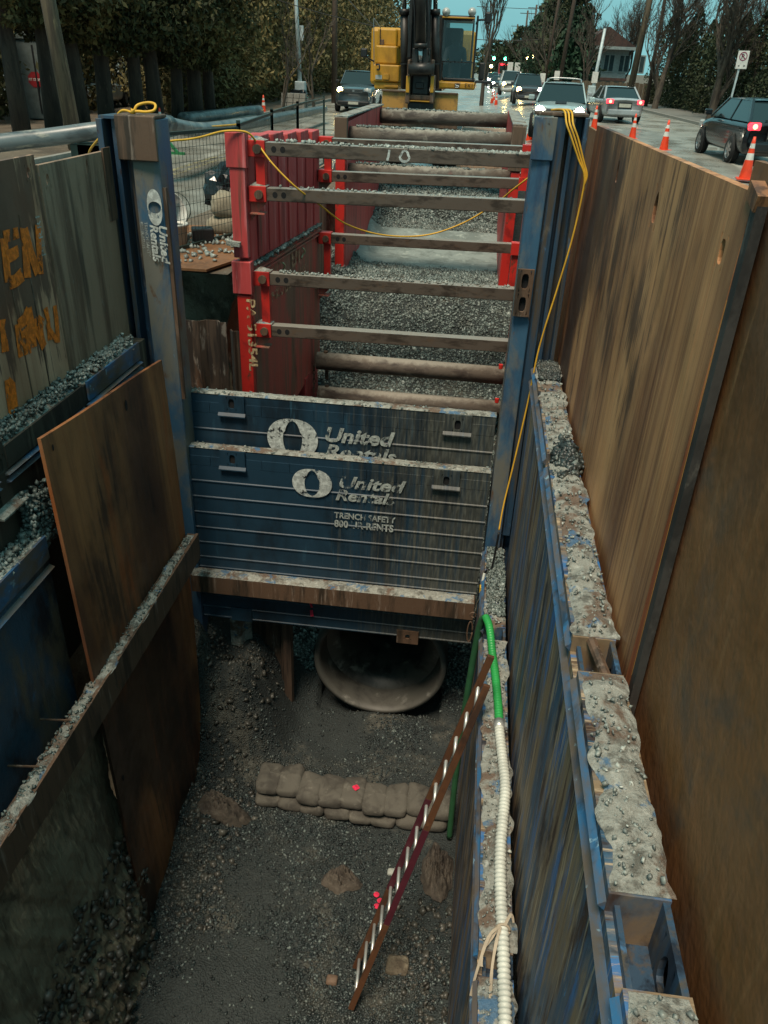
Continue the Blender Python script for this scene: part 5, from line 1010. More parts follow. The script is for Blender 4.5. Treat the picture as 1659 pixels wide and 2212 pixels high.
def car(name, label, kind, col, L, W, H, loc, head, front=None, rear=None, details=()):
    """car with its nose at local -y"""
    t = thing(name, label, 'truck' if kind == 'pickup' else 'car', loc, None, True); t.rotation_euler.z = head; p = carpaint(name + '_paint', col); w2 = W / 2
    zb, hood, belt = .24, {'sedan': .86, 'hatch': .95, 'suv': 1.02, 'pickup': 1.22, 'van': 1.15}[kind], {'sedan': .96, 'hatch': 1.04, 'suv': 1.08, 'pickup': 1.30, 'van': 1.15}[kind]
    trunk = {'sedan': 1.02, 'hatch': 1.04, 'suv': 1.08, 'pickup': 1.25, 'van': 1.15}[kind]
    cowl, wtop, rtop, rbase = {'sedan': (.30, .46, .70, .86), 'hatch': (.24, .42, .84, .985), 'suv': (.27, .40, .90, .985), 'pickup': (.31, .41, .60, .65), 'van': (.2, .34, .92, .99)}[kind]
    st_ = [(0, .80, hood - .22, .14), (.02, .90, hood - .10, .04), (.08, .97, hood - .03, 0), (cowl - .03, 1, hood + .03, 0), (cowl + .05, 1, belt, 0), (.5, 1, belt, 0), (rbase - .06, 1, belt if kind != 'sedan' else belt + .02, 0), (max(rbase, .93), .985, trunk, 0), (.985, .94, trunk - .02, .05), (1, .86, trunk - .10, .12)]
    vs, fs = [], []; prof = lambda w_, zt, up: [(0, zb + up), (w_ * .86, zb + up), (w_ * .97, zb + .10 + up), (w_, zb + .30), (w_ * .985, (zb + zt) / 2 + .08), (w_ * .95, zt - .07), (w_ * .86, zt - .005), (0, zt + .025)]
    for f, k, zt, up in st_:
        h_ = prof(w2 * k, zt, up); full = h_ + [(-x, z) for x, z in h_[-2:0:-1]]; vs += [(x, (f - .5) * L, z) for x, z in full]
    n = 14
    for i in range(len(st_) - 1): fs += [(i * n + j, i * n + (j + 1) % n, (i + 1) * n + (j + 1) % n, (i + 1) * n + j) for j in range(n)]
    fs += [tuple(range(n)), tuple((len(st_) - 1) * n + j for j in range(n - 1, -1, -1))]
    mesh_obj('body', vs, fs, p, t, True, 0, 1)
    y = lambda f: (f - .5) * L
    wb, wt = w2 * .90, w2 * .70; zr = H - .03
    g = MB().add([(-wb, y(cowl), belt - .02), (wb, y(cowl), belt - .02), (wb, y(rbase), belt - .02), (-wb, y(rbase), belt - .02), (-wt, y(wtop), zr), (wt, y(wtop), zr), (wt, y(rtop), zr), (-wt, y(rtop), zr)], [(0, 1, 5, 4), (1, 2, 6, 5), (2, 3, 7, 6), (3, 0, 4, 7)])
    g.build('windows', MT['glass'], t)
    MB().grid(8, 8, lambda u, v: ((u - .5) * 2 * wt * 1.04, lerp(y(wtop) - .05, y(rtop) + .07, v), zr - .01 + .045 * (1 - (2 * u - 1) ** 2) ** .5 * (1 - (2 * v - 1) ** 4 * .7) if 0 < u < 1 else zr - .02)).build('roof', p, t, True)
    for sx in (-1, 1):
        for (fa_, fb_, za, zc, r_) in ((cowl, wtop, belt, zr, .045), (rbase, rtop, belt, zr, .07), ((cowl + rbase) / 2 + .02, (wtop + rtop) / 2 + .01, belt, zr, .04)):
            MB().bar((sx * wb * 1.005, y(fa_), za - .03), (sx * wt * 1.01, y(fb_), zc), r_, r_ * 1.3, up=(0, 1, 0)).build('pillar', p, t, bevel=.01)
        m_ = MB().obox((sx * (w2 + .10), y(cowl + .06), belt + .08), (.20, .10, .15)).build('mirror', p if kind != 'pickup' else MT['trim'], t, bevel=.03)
        MB().bar((sx * w2 * 1.003, y(.30), belt - .18), (sx * w2 * 1.003, y(.88), belt - .18), .01, .02).build('side_trim', MT['trim'], t)
        for f in (.17, .80):
            r_ = .33 if kind in ('sedan', 'hatch') else .37
            MB().lathe([(0, .004), (r_ + .06, .004)], (sx * (w2 * .995), y(f), r_ + .01), 'x', 24).build('wheel_well_shade', MT['trim'], t)  # flat black disc painted in for the shaded wheel well
            wh = MB().lathe([(r_ * .62, -.02), (r_ * .9, -.03), (r_, .02), (r_, .17), (r_ * .9, .2)], (0, 0, 0), 'x', 24)
            wh.xform(Matrix.Translation((sx * (w2 + .015), y(f), r_)) @ Matrix.Scale(-sx, 4, (1, 0, 0))); wo = wh.build('wheel', MT['tyre'], t, True)
            rm = MB().lathe([(0, -.005), (r_ * .14, -.01), (r_ * .16, .03), (r_ * .55, .03), (r_ * .64, -.02)], (0, 0, 0), 'x', 24)
            for k in range(6): a = k * math.pi / 3; rm.bar((.0, .1 * r_ * math.cos(a), .1 * r_ * math.sin(a)), (0, .6 * r_ * math.cos(a), .6 * r_ * math.sin(a)), .07, .02, up=(1, 0, 0))
            rm.xform(Matrix.Translation((sx * (w2 + .022), y(f), r_)) @ Matrix.Scale(-sx, 4, (1, 0, 0))); rm.build('rim', MT['rim'], wo)
    # nose
    zl = hood - .17
    MB().box(-w2 * .50, w2 * .50, y(0) - .012, y(0) + .04, zl - .13, zl + .05).build('grille', MT['trim'], t, bevel=.02)
    for k in range(3): MB().box(-w2 * .48, w2 * .48, y(0) - .02, y(0) - .013, zl - .10 + k * .055, zl - .09 + k * .055).build('grille_bar', MT['rim'], t)
    MB().box(-w2 * .82, w2 * .82, y(0) - .035, y(.03), .36, .56).build('front_bumper', MT['trim'] if 'dark_bumper' in details else p, t, bevel=.05)
    MB().box(-.26, .26, y(0) - .045, y(0) - .036, .40, .52).build('number_plate', MT['plate_w'], t)
    for sx in (-1, 1):
        lit = front if isinstance(front, (tuple, list)) else (front, front); m_ = lit[0 if sx < 0 else 1]
        MB().lathe([(0, -.03), (.12, -.02), (.14, .03)], (sx * w2 * .70, y(.012), zl - .02), 'y', 18).xform(Matrix.Identity(4)).build('headlight', MT[m_] if m_ else MT['lamp_off'], t, True)
        MB().box(sx * w2 * .70 - .19, sx * w2 * .70 + .19, y(.012) + .0, y(.06), zl - .11, zl + .09).build('lamp_housing', MT['lamp_off'], t, bevel=.04)
        # tail
        zt = trunk - (.14 if kind in ('sedan', 'pickup') else .10); e = MB().box(sx * w2 * .74 - .15, sx * w2 * .74 + .15, y(.965), y(1) + .012, zt - .10, zt + .08).build('tail_light', MT[rear] if rear else plainred, t, bevel=.03)
        if rear: MB().lathe([(0, .03), (.055, .02), (.06, 0)], (sx * w2 * .74, y(1) + .012, zt - .01), 'y', 14).build('lamp_bulb', MT['brake_on'], e, True)
    MB().box(-w2 * .80, w2 * .80, y(.96), y(1) + .03, .34, .58).build('rear_bumper', MT['trim'] if 'dark_bumper' in details else p, t, bevel=.05)
    MB().box(-.26, .26, y(1) + .012, y(1) + .034, .66, .80).build('number_plate', MT['plate_w'], t)
    MB().box(-w2 * .34, w2 * .34, y(1) + .005, y(1) + .012, .60, .84).build('plate_recess', MT['trim'], t)
    if 'rack' in details:
        for sx in (-1, 1): MB().tube(smooth_path([(sx * wt * .9, y(wtop) + .2, zr + .02), (sx * wt * .9, y(wtop) + .35, zr + .09), (sx * wt * .9, y(rtop) - .3, zr + .09), (sx * wt * .9, y(rtop) - .1, zr + .02)], 4), .02, 6).build('roof_rail', MT['rim'], t)
        MB().tube(smooth_path([(-wt * .92, y(rtop) - .15, zr + .03), (-wt * .75, y(rtop) - .15, zr + .13), (wt * .75, y(rtop) - .15, zr + .13), (wt * .92, y(rtop) - .15, zr + .03)], 6), .025, 6).build('rear_hoop', MT['rim'], t, True)
    if 'scoop' in details: MB().prism([(y(.13), hood + .02), (y(.20), hood + .075), (y(.26), hood + .05)], 'x', -.18, .18).build('hood_scoop', MT['trim'], t)
    if 'wiper' in details: MB().box(-.02, .38, y(1) - .10, y(1) - .07, belt + .02, belt + .045).build('rear_wiper', MT['trim'], t)
    if 'badge' in details: MB().obox((0, y(0) - .024, zl - .03), (.10, .01, .09)).build('emblem', MT['rim'], t)
    if 'bed' in details: MB().box(-w2 * .84, w2 * .84, y(.67), y(.97), trunk - .05, trunk + .035).build('cargo_bed', MT['trim'], t)
    return t
plainred = plain('unlit_red_lens', C('#6b1318'), .25)
def gz(px, py): p = at(px, py, Z=0); return p
def at_y(px, Y): p = at(px, 200, Y=Y); return p.x
car('station_wagon', 'silver wagon with roof rails and lit headlights coming towards the trench', 'suv', C('#a9bcbc'), 4.5, 1.78, 1.62, (at_y(1228, 28.5), 30.7, .38), -.09, 'head_on', None, ('rack', 'scoop', 'badge', 'dark_bumper'))
car('sedan', 'silver sedan seen from behind with glowing red brake lights', 'sedan', C('#a3a9ab'), 4.5, 1.78, 1.45, (at_y(1328, 42), 42.0, .38), math.pi + .10, None, 'tail_on')
car('hatchback', 'black hatchback at the right edge with lit tail lamp', 'hatch', C('#191c20'), 4.3, 1.70, 1.54, (7.20, 25.2, .37), math.pi + .06, None, 'tail_on', ('wiper',))
car('sport_utility', 'dark grey utility vehicle with glaring amber headlight in the oncoming queue', 'suv', C('#4a4a4e'), 4.5, 1.85, 1.70, (at_y(1140, 57), 58, .38), .02, ('head_warm', 'head_on'))
car('sport_utility', 'white utility vehicle behind the dark grey one in the queue', 'suv', C('#d5d6d2'), 4.7, 1.9, 1.78, (at_y(1102, 75), 76, .36), .03, 'head_warm')
car('pickup_truck', 'dark blue grey pickup truck with one amber headlight on the left road', 'pickup', C('#4b5a62'), 5.6, 2.02, 1.92, (at_y(765, 46), 48, 0), .03, ('head_warm', None), None, ('badge', 'bed', 'dark_bumper'))
car('sedan', 'small dark sedan far off in the oncoming queue, left of the white vehicle', 'sedan', C('#3c3f44'), 4.5, 1.8, 1.45, (at_y(1074, 112), 112, 0), .03, 'head_on')
car('hatchback', 'dark red hatchback driving away behind the silver wagon', 'hatch', C('#4d2024'), 4.2, 1.75, 1.55, (at_y(1166, 76), 76, .38), math.pi, None, 'tail_on')
car('sedan', 'farthest dark car with red tail lamps near the traffic lights', 'sedan', C('#2b2b30'), 4.5, 1.8, 1.5, (at_y(1058, 150), 150, 0), math.pi, None, 'tail_on')
for i, (px, Y, kd, c, fr, rr_, hd, lb) in enumerate(((1062, 128, 'suv', '#8d9092', 'head_on', None, .03, 'grey utility vehicle far off left of the small dark sedan'), (1080, 140, 'sedan', '#aeb2b4', 'head_warm', None, .03, 'pale sedan far off behind the white utility vehicle'), (1090, 165, 'suv', '#2f3338', 'head_on', None, .03, 'distant dark vehicle with headlights near the bus'), (1128, 128, 'sedan', '#3a2a2c', None, 'tail_on', math.pi, 'distant dark sedan driving away, right of the oncoming queue'), (1150, 105, 'suv', '#50555a', None, 'tail_on', math.pi, 'grey vehicle driving away between the queue and the red hatchback'), (1068, 190, 'sedan', '#222428', None, 'tail_on', math.pi, 'tiny dark sedan with red lamps below the green traffic lights'))):
    car('sedan' if kd == 'sedan' else 'sport_utility', lb, kd, C(c), 4.5, 1.8, 1.5 if kd == 'sedan' else 1.7, (at_y(px, Y), Y, 0), hd, fr, rr_)
bs = thing('bus', 'red lit bus far down the street below the traffic lights', 'bus', (at_y(1086, 170), 170, 0)); bx_, by_ = at_y(1086, 170), 170
MB().box(bx_ - 1.25, bx_ + 1.25, by_, by_ + 10, .4, 3.1).build('body', carpaint('bus_paint', C('#b02a2a')), bs, bevel=.1)
MB().box(bx_ - 1.0, bx_ + 1.0, by_ - .02, by_ - .005, 1.7, 2.6).build('rear_window', MT['glass'], bs); MB().box(bx_ - .9, bx_ + .9, by_ - .03, by_ - .005, 2.72, 2.95).build('sign_lamp', MT['tail_on'], bs)
for sx in (-.9, -.3, .3, .9): MB().box(bx_ + sx - .15, bx_ + sx + .15, by_ - .04, by_ - .006, 1.0, 1.25).build('tail_light', MT['brake_on'], bs)

# ================================================================== excavator
EY = 23.0
MT['cat_yellow'] = worn('dusty_yellow_paint', C('#b5841f'), [(C('#966c1a'), 1.5, (1, 1, .6), 0.45, 0.65), (C('#7d5f2a'), 4, (3, 3, .6), 0.60, 0.72)], 0.45)
MT['blade'] = worn('scraped_yellow_blade', C('#a97f3c'), [(C('#7d6238'), 2.5, (1, 1, 1), 0.45, 0.6), (C('#6a4a2c'), 5, (1, 1, 1), .58, .7)], .6)
MT['ex_dark'] = worn('greasy_dark_steel', C('#2b2a28'), [(C('#1a1a1a'), 2, (1, 1, 1), .45, .6), (C('#46423c'), 5, (1, 1, .5), .58, .7)], .45, .2)
MT['chrome'] = plain('polished_rod', C('#b5b8b8'), .15, .9)
def cabglass():
    m = Mat('tinted_cab_glass', .05); gl = m.n('BsdfGlossy'); gl.inputs['Roughness'].default_value = .04; tr = m.n('BsdfTransparent'); tr.inputs[0].default_value = (.62, .74, .74, 1); mx = m.n('MixShader'); mx.inputs[0].default_value = .07
    m.L(tr.outputs[0], mx.inputs[1]); m.L(gl.outputs[0], mx.inputs[2]); m.L(mx.outputs[0], m.t.nodes['Material Output'].inputs[0]); return m.m
MT['cab_glass'] = cabglass()
ex = thing('excavator', 'yellow excavator with dark boom facing the trench, dozer blade lowered', 'excavator', (-2.0, 24, 0))
def pane(x0, y0, x1, y1, Y, name):
    xm, ym = (x0 + x1) / 2, (y0 + y1) / 2; X0, X1 = at(x0, ym, Y=Y).x, at(x1, ym, Y=Y).x; Z0, Z1 = at(xm, y1, Y=Y).z, at(xm, y0, Y=Y).z
    return MB().add([(X0, Y, Z0), (X1, Y, Z0), (X1, Y, Z1), (X0, Y, Z1)], [(0, 1, 2, 3)]).build(name, MT['cab_glass'], ex)
def pb(x0, y0, x1, y1, Y, d, name, mat, bev=.02, par=None):
    xm, ym = (x0 + x1) / 2, (y0 + y1) / 2; X0, X1 = at(x0, ym, Y=Y).x, at(x1, ym, Y=Y).x; Z0, Z1 = at(xm, y1, Y=Y).z, at(xm, y0, Y=Y).z
    return MB().box(X0, X1, Y, Y + d, Z0, Z1).build(name, MT[mat], par or ex, bevel=bev)
pb(816, 61, 857, 100, EY, 2.6, 'engine_cover', 'cat_yellow', .04); pb(857.5, 62, 866, 102, EY + .1, 2.4, 'engine_cover', 'cat_yellow', .03)
pb(810, 98, 857, 139, EY - .25, 2.5, 'tool_box', 'cat_yellow', .04); lb_ = pb(806.5, 139.5, 862, 177, EY - .45, 2.4, 'fuel_cover', 'cat_yellow', .03); pb(808, 177.5, 861, 193, EY - .4, 2.2, 'side_skirt', 'cat_yellow', .03)
pb(811, 162, 825, 171, EY - .47, .02, 'work_light', 'lamp_off', 0); pb(826.5, 160, 840, 172, EY - .50, .06, 'step', 'cat_yellow', .005); pb(829, 184, 860, 189, EY - .5, .09, 'step', 'cat_yellow', .005)
pb(822, 85, 829, 97, EY - .05, .05, 'exhaust_stub', 'rusty', .005); pb(820.5, 62, 822, 97, EY - .02, .02, 'panel_seam', 'trim', 0)
MB().tube([at(808, 160, Y=EY - .4), at(807.5, 40, Y=EY - .4)], .012, 6).build('handrail', MT['rim'], ex); MB().tube([at(808, 40, Y=EY - .3), at(822, 60, Y=EY)], .012, 6).build('handrail', MT['rim'], ex)
MB().tube(smooth_path([at(812, 140, Y=EY - .5), at(819, 140, Y=EY - .55), at(819, 150, Y=EY - .55), at(815, 150, Y=EY - .5)]), .02, 6).build('grab_handle', MT['trim'], ex)
MB().tube([at(808, 133, Y=EY - .4), at(796, 126, Y=EY - .5), at(790, 118, Y=EY - .5)], .02, 6).build('mirror_arm', MT['trim'], ex); pb(779, 104, 793, 124, EY - .55, .08, 'mirror', 'trim', .03)
pb(862, 30, 960, 195, EY + .7, 2.0, 'slew_deck', 'ex_dark', .02); 
pb(800, 62, 1025, 188, EY + 2.6, .9, 'counterweight', 'cat_yellow', .1)
# cab frame
cab = pb(951.5, 33, 955.5, 176, EY - .2, .10, 'cab_pillar', 'trim', .02); pb(1024.5, 33, 1029, 176, EY - .2, .10, 'cab_pillar', 'trim', .02); pb(956, 33, 1024, 44, EY - .2, 1.5, 'cab_roof', 'trim', .04); pb(956, 169, 1024, 176, EY - .2, 1.6, 'cab_floor', 'trim', .02)
pb(955, 36.5, 1026, 40, EY - .26, .05, 'roof_visor', 'cat_yellow', .01); pb(953, 33, 957, 176, EY + 1.35, .1, 'cab_pillar', 'trim', .02); pb(1017, 33, 1021, 176, EY + 1.35, .1, 'cab_pillar', 'trim', .02); pb(957, 130, 1018, 168, EY + 1.35, .1, 'cab_back', 'trim', .02)
pane(956, 44.5, 1024, 133, EY - .17, 'windscreen'); pane(956, 135.5, 1024, 169, EY - .17, 'lower_window'); pb(956, 133, 1024, 135.5, EY - .19, .04, 'window_bar', 'trim', 0)
pane(957, 44, 1017, 129, EY + 1.36, 'rear_window'); pb(958, 60, 1000, 118, EY + 1.1, .1, 'seat_back', 'trim', .05)
pb(945, 176.5, 1026, 193, EY - .3, 2.0, 'cab_base', 'cat_yellow', .04)
p_ = at(1010, 189, Y=EY - .305); letters('EX11', .13, basis(p_ + Vector((-.08, -.01, 0)), (1, 0, .03), (0, 0, 1)), plainblack, ex); bd = pb(982, 180, 992.5, 190, EY - .32, .012, 'badge', 'trim', .004)
mb = MB(); c = at(987, 185, Y=EY - .335); stroke(mb, [c + Vector((-.04, 0, .025)), c + Vector((-.01, 0, .0)), c + Vector((.035, 0, .005)), c + Vector((.045, 0, -.03))], .022, (0, -1, 0)); stroke(mb, [c + Vector((-.045, 0, -.035)), c + Vector((.03, 0, -.035))], .015, (0, -1, 0)); mb.build('badge_mark', MT['reflect'], bd)
for xx in (964, 1020): 
    c = at(xx, 26, Y=EY - .2); MB().lathe([(0, -.09), (.085, -.07), (.10, 0), (.06, .1), (0, .11)], c, 'y', 16).build('work_lamp', MT['lamp_off'], ex, True); MB().cyl(c + Vector((0, 0, -.12)), c, .02, n=6).build('lamp_stem', MT['trim'], ex)
MB().tube(smooth_path([at(1029, 52, Y=EY), at(1033, 44, Y=EY - .1), at(1048, 43, Y=EY - .2)]), .022, 6).build('mirror_arm', MT['trim'], ex); pb(1048, 25, 1061, 52, EY - .25, .09, 'mirror', 'trim', .04)
pb(1026, 175, 1062, 180, EY - .1, .7, 'catwalk', 'trim', .01); pb(1034, 135, 1046, 174, EY + .6, .5, 'side_tank', 'ex_dark', .03)
# boom cylinders, stick, bucket cylinder and linkage (they hang in front of the cab)
SY = EY - 1.2
def pt(x, y, Y): return at(x, y, Y=Y)
for x0 in (873.5, 940.5):
    MB().tube([pt(x0, 190, SY + .5), pt(x0, 30, SY + .3)], .095, 16).build('boom_cylinder', MT['ex_dark'], ex, True); MB().tube([pt(x0, 32, SY + .3), pt(x0, 20, SY + .3)], .12, 16).build('cylinder_head', MT['ex_dark'], ex, True); MB().tube([pt(x0, 22, SY + .3), pt(x0, -160, SY - .2)], .055, 12).build('piston_rod', MT['chrome'], ex, True)
    for yy in (84, 138): MB().tube([pt(x0, yy + 1.5, SY + .4), pt(x0, yy - 1.5, SY + .4)], .108, 16).build('hose_clamp', MT['trim'], ex)
for x0, x1 in ((885, 893), (922, 930)): pb(x0, -120, x1, 126, SY - .1, .5, 'stick_side', 'ex_dark', .02)
pb(893, -120, 922, 110, SY + .1, .3, 'stick_web', 'ex_dark', 0)
MB().tube([pt(908.5, 95, SY - .3), pt(908.5, -140, SY - .5)], .125, 18).build('bucket_cylinder', MT['ex_dark'], ex, True)
MB().tube([pt(908.5, 103, SY - .3), pt(908.5, 94, SY - .3)], .15, 18).build('cylinder_head', MT['ex_dark'], ex, True); MB().tube([pt(908.5, 140, SY - .25), pt(908.5, 102, SY - .3)], .06, 12).build('piston_rod', MT['chrome'], ex, True)
pb(890, 104, 903, 140, SY - .3, .5, 'clevis', 'ex_dark', .02); pb(914, 104, 927, 140, SY - .3, .5, 'clevis', 'ex_dark', .02)
MB().tube([pt(882.5, 149, SY - .3), pt(937.5, 149, SY - .3)], .135, 18).build('link_pin', MT['ex_dark'], ex, True)
for x0, x1 in ((880, 886), (931, 937)): pb(x0, 128, x1, 165, SY - .38, .3, 'link_plate', 'rusty', .03)
pb(889, 158, 927, 206, SY - .1, .5, 'coupler', 'ex_dark', .04); pb(897, 178, 915, 192, SY - .15, .06, 'coupler_eye', 'trim', .02)
for x0, x1 in ((876, 885.5), (929, 938)):
    pb(x0, 162, x1, 224, SY - .25, .45, 'hook_plate', 'rusty', .03); pb(x0 + 1, 164, x1 - 1, 200, SY - .28, .03, 'wear_strip', 'cat_yellow', .005)
pb(878, 205, 938, 217, SY - .15, .35, 'cross_tube', 'rusty', .03); pb(883, 217.5, 934, 220, SY - .2, .1, 'pin_rod', 'cat_yellow', .005); pb(880, 220.5, 936, 245, SY - .1, .5, 'bucket_lip', 'ex_dark', .02)
for x0, x1, y0, y1 in ((889, 897, -60, 100), (921, 926, -60, 118)): MB().tube(smooth_path([pt(x0, y0, SY - .35), pt((x0 + x1) / 2 + 2, (y0 + y1) / 2, SY - .4), pt(x1, y1, SY - .3)]), .02, 6).build('hydraulic_hose', MT['black'], ex, True)
# blade and undercarriage
pb(825, 199, 988, 262, SY + .25, .12, 'dozer_blade', 'blade', .01); pb(824, 197.5, 989, 200.5, SY + .2, .2, 'blade_top', 'rusty', .005); pb(824, 236, 989, 275, SY + .1, .12, 'cutting_edge', 'rusty', .005)
for x0, x1 in ((826, 872), (942, 1000)):
    a, b = at(x0, 230, Y=EY).x, at(x1, 230, Y=EY).x
    MB().prism([(22.6, .05), (23.1, 0.0), (26.0, 0), (26.5, .3), (26.4, .75), (26.0, .9), (23.1, .9), (22.6, .6)], 'x', a, b).build('track', MT['ex_dark'], ex, bevel=.03)
# operator
pr = thing('person', 'person in dark clothing seated at the controls in the excavator cab', 'person', at(990, 150, Y=EY + .7))
hd = at(986, 83, Y=EY + .75); bmv = []
me = bpy.data.meshes.new('body'); J = [(0, 0, -.95), (0, .02, -.55), (0, .03, -.25), (0, .0, -.12), (0, -.01, .02), (0, -.01, .12), (-.21, .02, -.27), (-.26, -.12, -.52), (-.2, -.38, -.58), (.21, .02, -.27), (.26, -.12, -.52), (.2, -.38, -.58), (-.11, -.28, -.95), (-.12, -.42, -.98), (.11, -.28, -.95), (.12, -.42, -.98)]
E_ = [(0, 1), (1, 2), (2, 3), (3, 4), (4, 5), (2, 6), (6, 7), (7, 8), (2, 9), (9, 10), (10, 11), (0, 12), (12, 13), (0, 14), (14, 15)]; RD = [.17, .17, .15, .07, .105, .08, .085, .06, .045, .085, .06, .045, .09, .08, .09, .08]
o0 = WLOC[pr.name]; me.from_pydata([(hd.x + a - o0.x, hd.y + b - o0.y, hd.z + c - o0.z) for a, b, c in J], E_, []); bo = bpy.data.objects.new('body', me); COL.objects.link(bo); bo.parent = pr; me.materials.append(plain('dark_work_clothes', C('#2b3236'), .9))
bo.modifiers.new('skin', 'SKIN'); 
if not me.skin_vertices: me.skin_vertices.new()
for i, r_ in enumerate(RD): me.skin_vertices[0].data[i].radius = (r_, r_)
me.skin_vertices[0].data[0].use_root = True; q_ = bo.modifiers.new('sub', 'SUBSURF'); q_.levels = 1; q_.render_levels = 2
MB().lathe([(.10, -.14), (.14, -.06), (.145, .06), (.10, .16), (.03, .19)], hd + Vector((0, .03, .03)), 'z', 16).build('hood', plain('dark_hood', C('#22282b'), .9), pr, True)
# stacked steel sheets beside the excavator
for k in range(7):
    z = .12 * k; o = tag(MB().box(-.72 + .03 * (k % 3), .95 - .04 * (k % 2), 22.4, 25.5, z + .01, z + .10).build('timber_mat', MT['plate_grey'], bevel=.01), f'{["lowest", "second", "third", "fourth", "fifth", "sixth", "topmost"][k]} grey mat, counted upwards, of the stack beside the excavator', 'mat', 'mats stacked beside the excavator')

# ================================================================== vegetation
def leaf_mat(name, a, b, c):
    m = Mat(name, .75, 0, .25); i = m.island(); col = m.mix(m.mr(i, 0, 1), a, b); col = m.mix(m.mr(m.noise(.45, (1, 1, 1), 4), .45, .65), col, c); m.color(col); return m.m
MT['cedar'] = leaf_mat('dark_cedar_foliage', C('#272b1a'), C('#474528'), C('#5d5330')); MT['cedar_far'] = leaf_mat('olive_hedge_foliage', C('#413f28'), C('#635d3c'), C('#74663f')); MT['arbor'] = leaf_mat('deep_green_conifer', C('#1e2a1c'), C('#36402a'), C('#3c3f28')); MT['conifer'] = leaf_mat('green_pine_foliage', C('#1f3325'), C('#35503a'), C('#2c4030'))
MT['bark'] = worn('dark_bark', C('#3b332b'), [(C('#28221d'), 2, (3, 3, .5), .45, .6), (C('#54493d'), 5, (4, 4, .6), .58, .7)], .9, 0, [(14, (2, 2, .4), .5, .02)])
MT['bark_grey'] = worn('grey_bark', C('#4a4238'), [(C('#332d27'), 2, (3, 3, .5), .45, .6), (C('#645a4d'), 5, (4, 4, .6), .58, .7)], .9, 0, [(14, (2, 2, .4), .5, .02)])
def leaves(P, size, droop=.6, asp=2.2):
    n = len(P); d = RNG.normal(size=(n, 3)); d[:, 2] -= droop; d /= np.linalg.norm(d, axis=1)[:, None]; u = np.cross(d, RNG.normal(size=(n, 3))); u /= np.linalg.norm(u, axis=1)[:, None]
    s_ = np.asarray(size)[:, None]; a = P - d * s_ * .5; b = P + d * s_ * .5; m_ = P + np.cross(d, u) * s_ * .10; w_ = u * s_ / asp * .5
    V = np.stack([a, m_ + w_, b, m_ - w_], 1).reshape(-1, 3); return V, np.arange(4 * n).reshape(n, 4)
def crown_pts(n, c, h, rad, shape, seed, lump=.35):
    """points in a lumpy column; shape(t) gives the relative radius at height fraction t"""
    t = RNG.random(n); a = RNG.uniform(0, 2 * math.pi, n); r = np.sqrt(RNG.uniform(.25, 1, n)); k = 1 + lump * 2 * fbm(a * 1.6 + seed * 3, t * h * .8, 1.4, 3, seed); rr = rad * shape(t) * k * r
    return np.stack([c[0] + rr * np.cos(a), c[1] + rr * np.sin(a), c[2] + t * h], 1)
def tree(name, label, base, h, rad, z0, n, size, mat, shape, seed, tr=.16, group=None, cat='tree', lean=0):
    t = thing(name, label, cat, base, group); b = Vector(base)
    MB().tube([b, b + Vector((.03 + lean * .3, 0, h * .3)), b + Vector((-.04 + lean, .05, h * .9))], [tr * 1.25, tr, tr * .3], 9).build('trunk', MT['bark'], t, True)
    P = crown_pts(n, (b.x + lean * .5, b.y, b.z + z0), h - z0, rad, shape, seed); V, F = leaves(P, RNG.uniform(.6, 1.3, n) * size); mesh_obj('crown', V, F, mat, t)
    return t
col_shape = lambda t: np.clip(1.05 - .75 * t ** 2.2, .1, 1) * np.clip(.55 + 3 * t, 0, 1)
cone_shape = lambda t: np.clip(1.0 - t * .92, .05, 1) * np.clip(.6 + 4 * t, 0, 1)
umb_shape = lambda t: np.clip(.55 + 2.2 * t, 0, 1) * np.clip(1.4 - .8 * t, .2, 1)
# near cedars on the left: bare trunks below a dark hanging canopy
LT = [(48, 292), (118, 286), (182, 281), (232, 274), (300, 270), (340, 268), (385, 262), (425, 258), (455, 255)]
LB = ['flared trunk at the left edge before the white cabin', 'second trunk in front of the white cabin', 'third trunk right of the cabin sign', 'trunk just left of the wooden utility pole', 'trunk right of the wooden utility pole', 'trunk above the left post, near the orange cone', 'trunk left of the dense hedge', 'trunk at the start of the dense hedge', 'last trunk merging into the hedge']
for i, (a, b) in enumerate(LT):
    p = at(a, b, Z=.1); h = 7.2 + .5 * math.sin(i * 2)
    tree('cedar_tree', 'dark cedar, ' + LB[i], p, h, 2.0, 2.7 + .25 * math.sin(i * 1.7) - .12 * i, 9000, .21, MT['cedar'], umb_shape, i, .22 + .03 * math.sin(i * 3), 'cedars on the left', lean=.25 * math.sin(i * 2.3))
HL = [(-13.2, 37, 7.5), (-13.6, 40, 8), (-13.9, 43, 8.2), (-14.0, 46.5, 8.6), (-14.2, 50, 9), (-14.4, 54, 9.2), (-14.6, 58.5, 9.6), (-14.6, 63.5, 10), (-13.8, 69, 10.5), (-14.2, 76, 11), (-14.8, 85, 11.5), (-15.4, 96, 12.5), (-16, 110, 13), (-17, 128, 14)]
for i, (x, y, h) in enumerate(HL):
    tree('hedge_tree', ['olive green hedge tree nearest the last bare trunk', 'hedge tree behind the grey pipe end', 'hedge tree behind the left traffic cone', 'hedge tree left of the grey lamp post', 'hedge tree behind the grey lamp post', 'hedge tree right of the grey lamp post', 'hedge tree behind the slim bare saplings', 'hedge tree left of the dark utility pole', 'hedge tree behind the dark utility pole', 'hedge tree above the pickup truck', 'hedge tree right of the pickup truck', 'hedge tree left of the excavator body', 'hedge tree behind the excavator engine cover', 'farthest hedge tree behind the excavator boom'][i],
         (x, y, 0), h, 2.3 + .045 * (y - 37), .1, 8500, .24 + .003 * (y - 37), MT['cedar_far'], col_shape, 30 + i, .2, 'tall hedge left of the road')
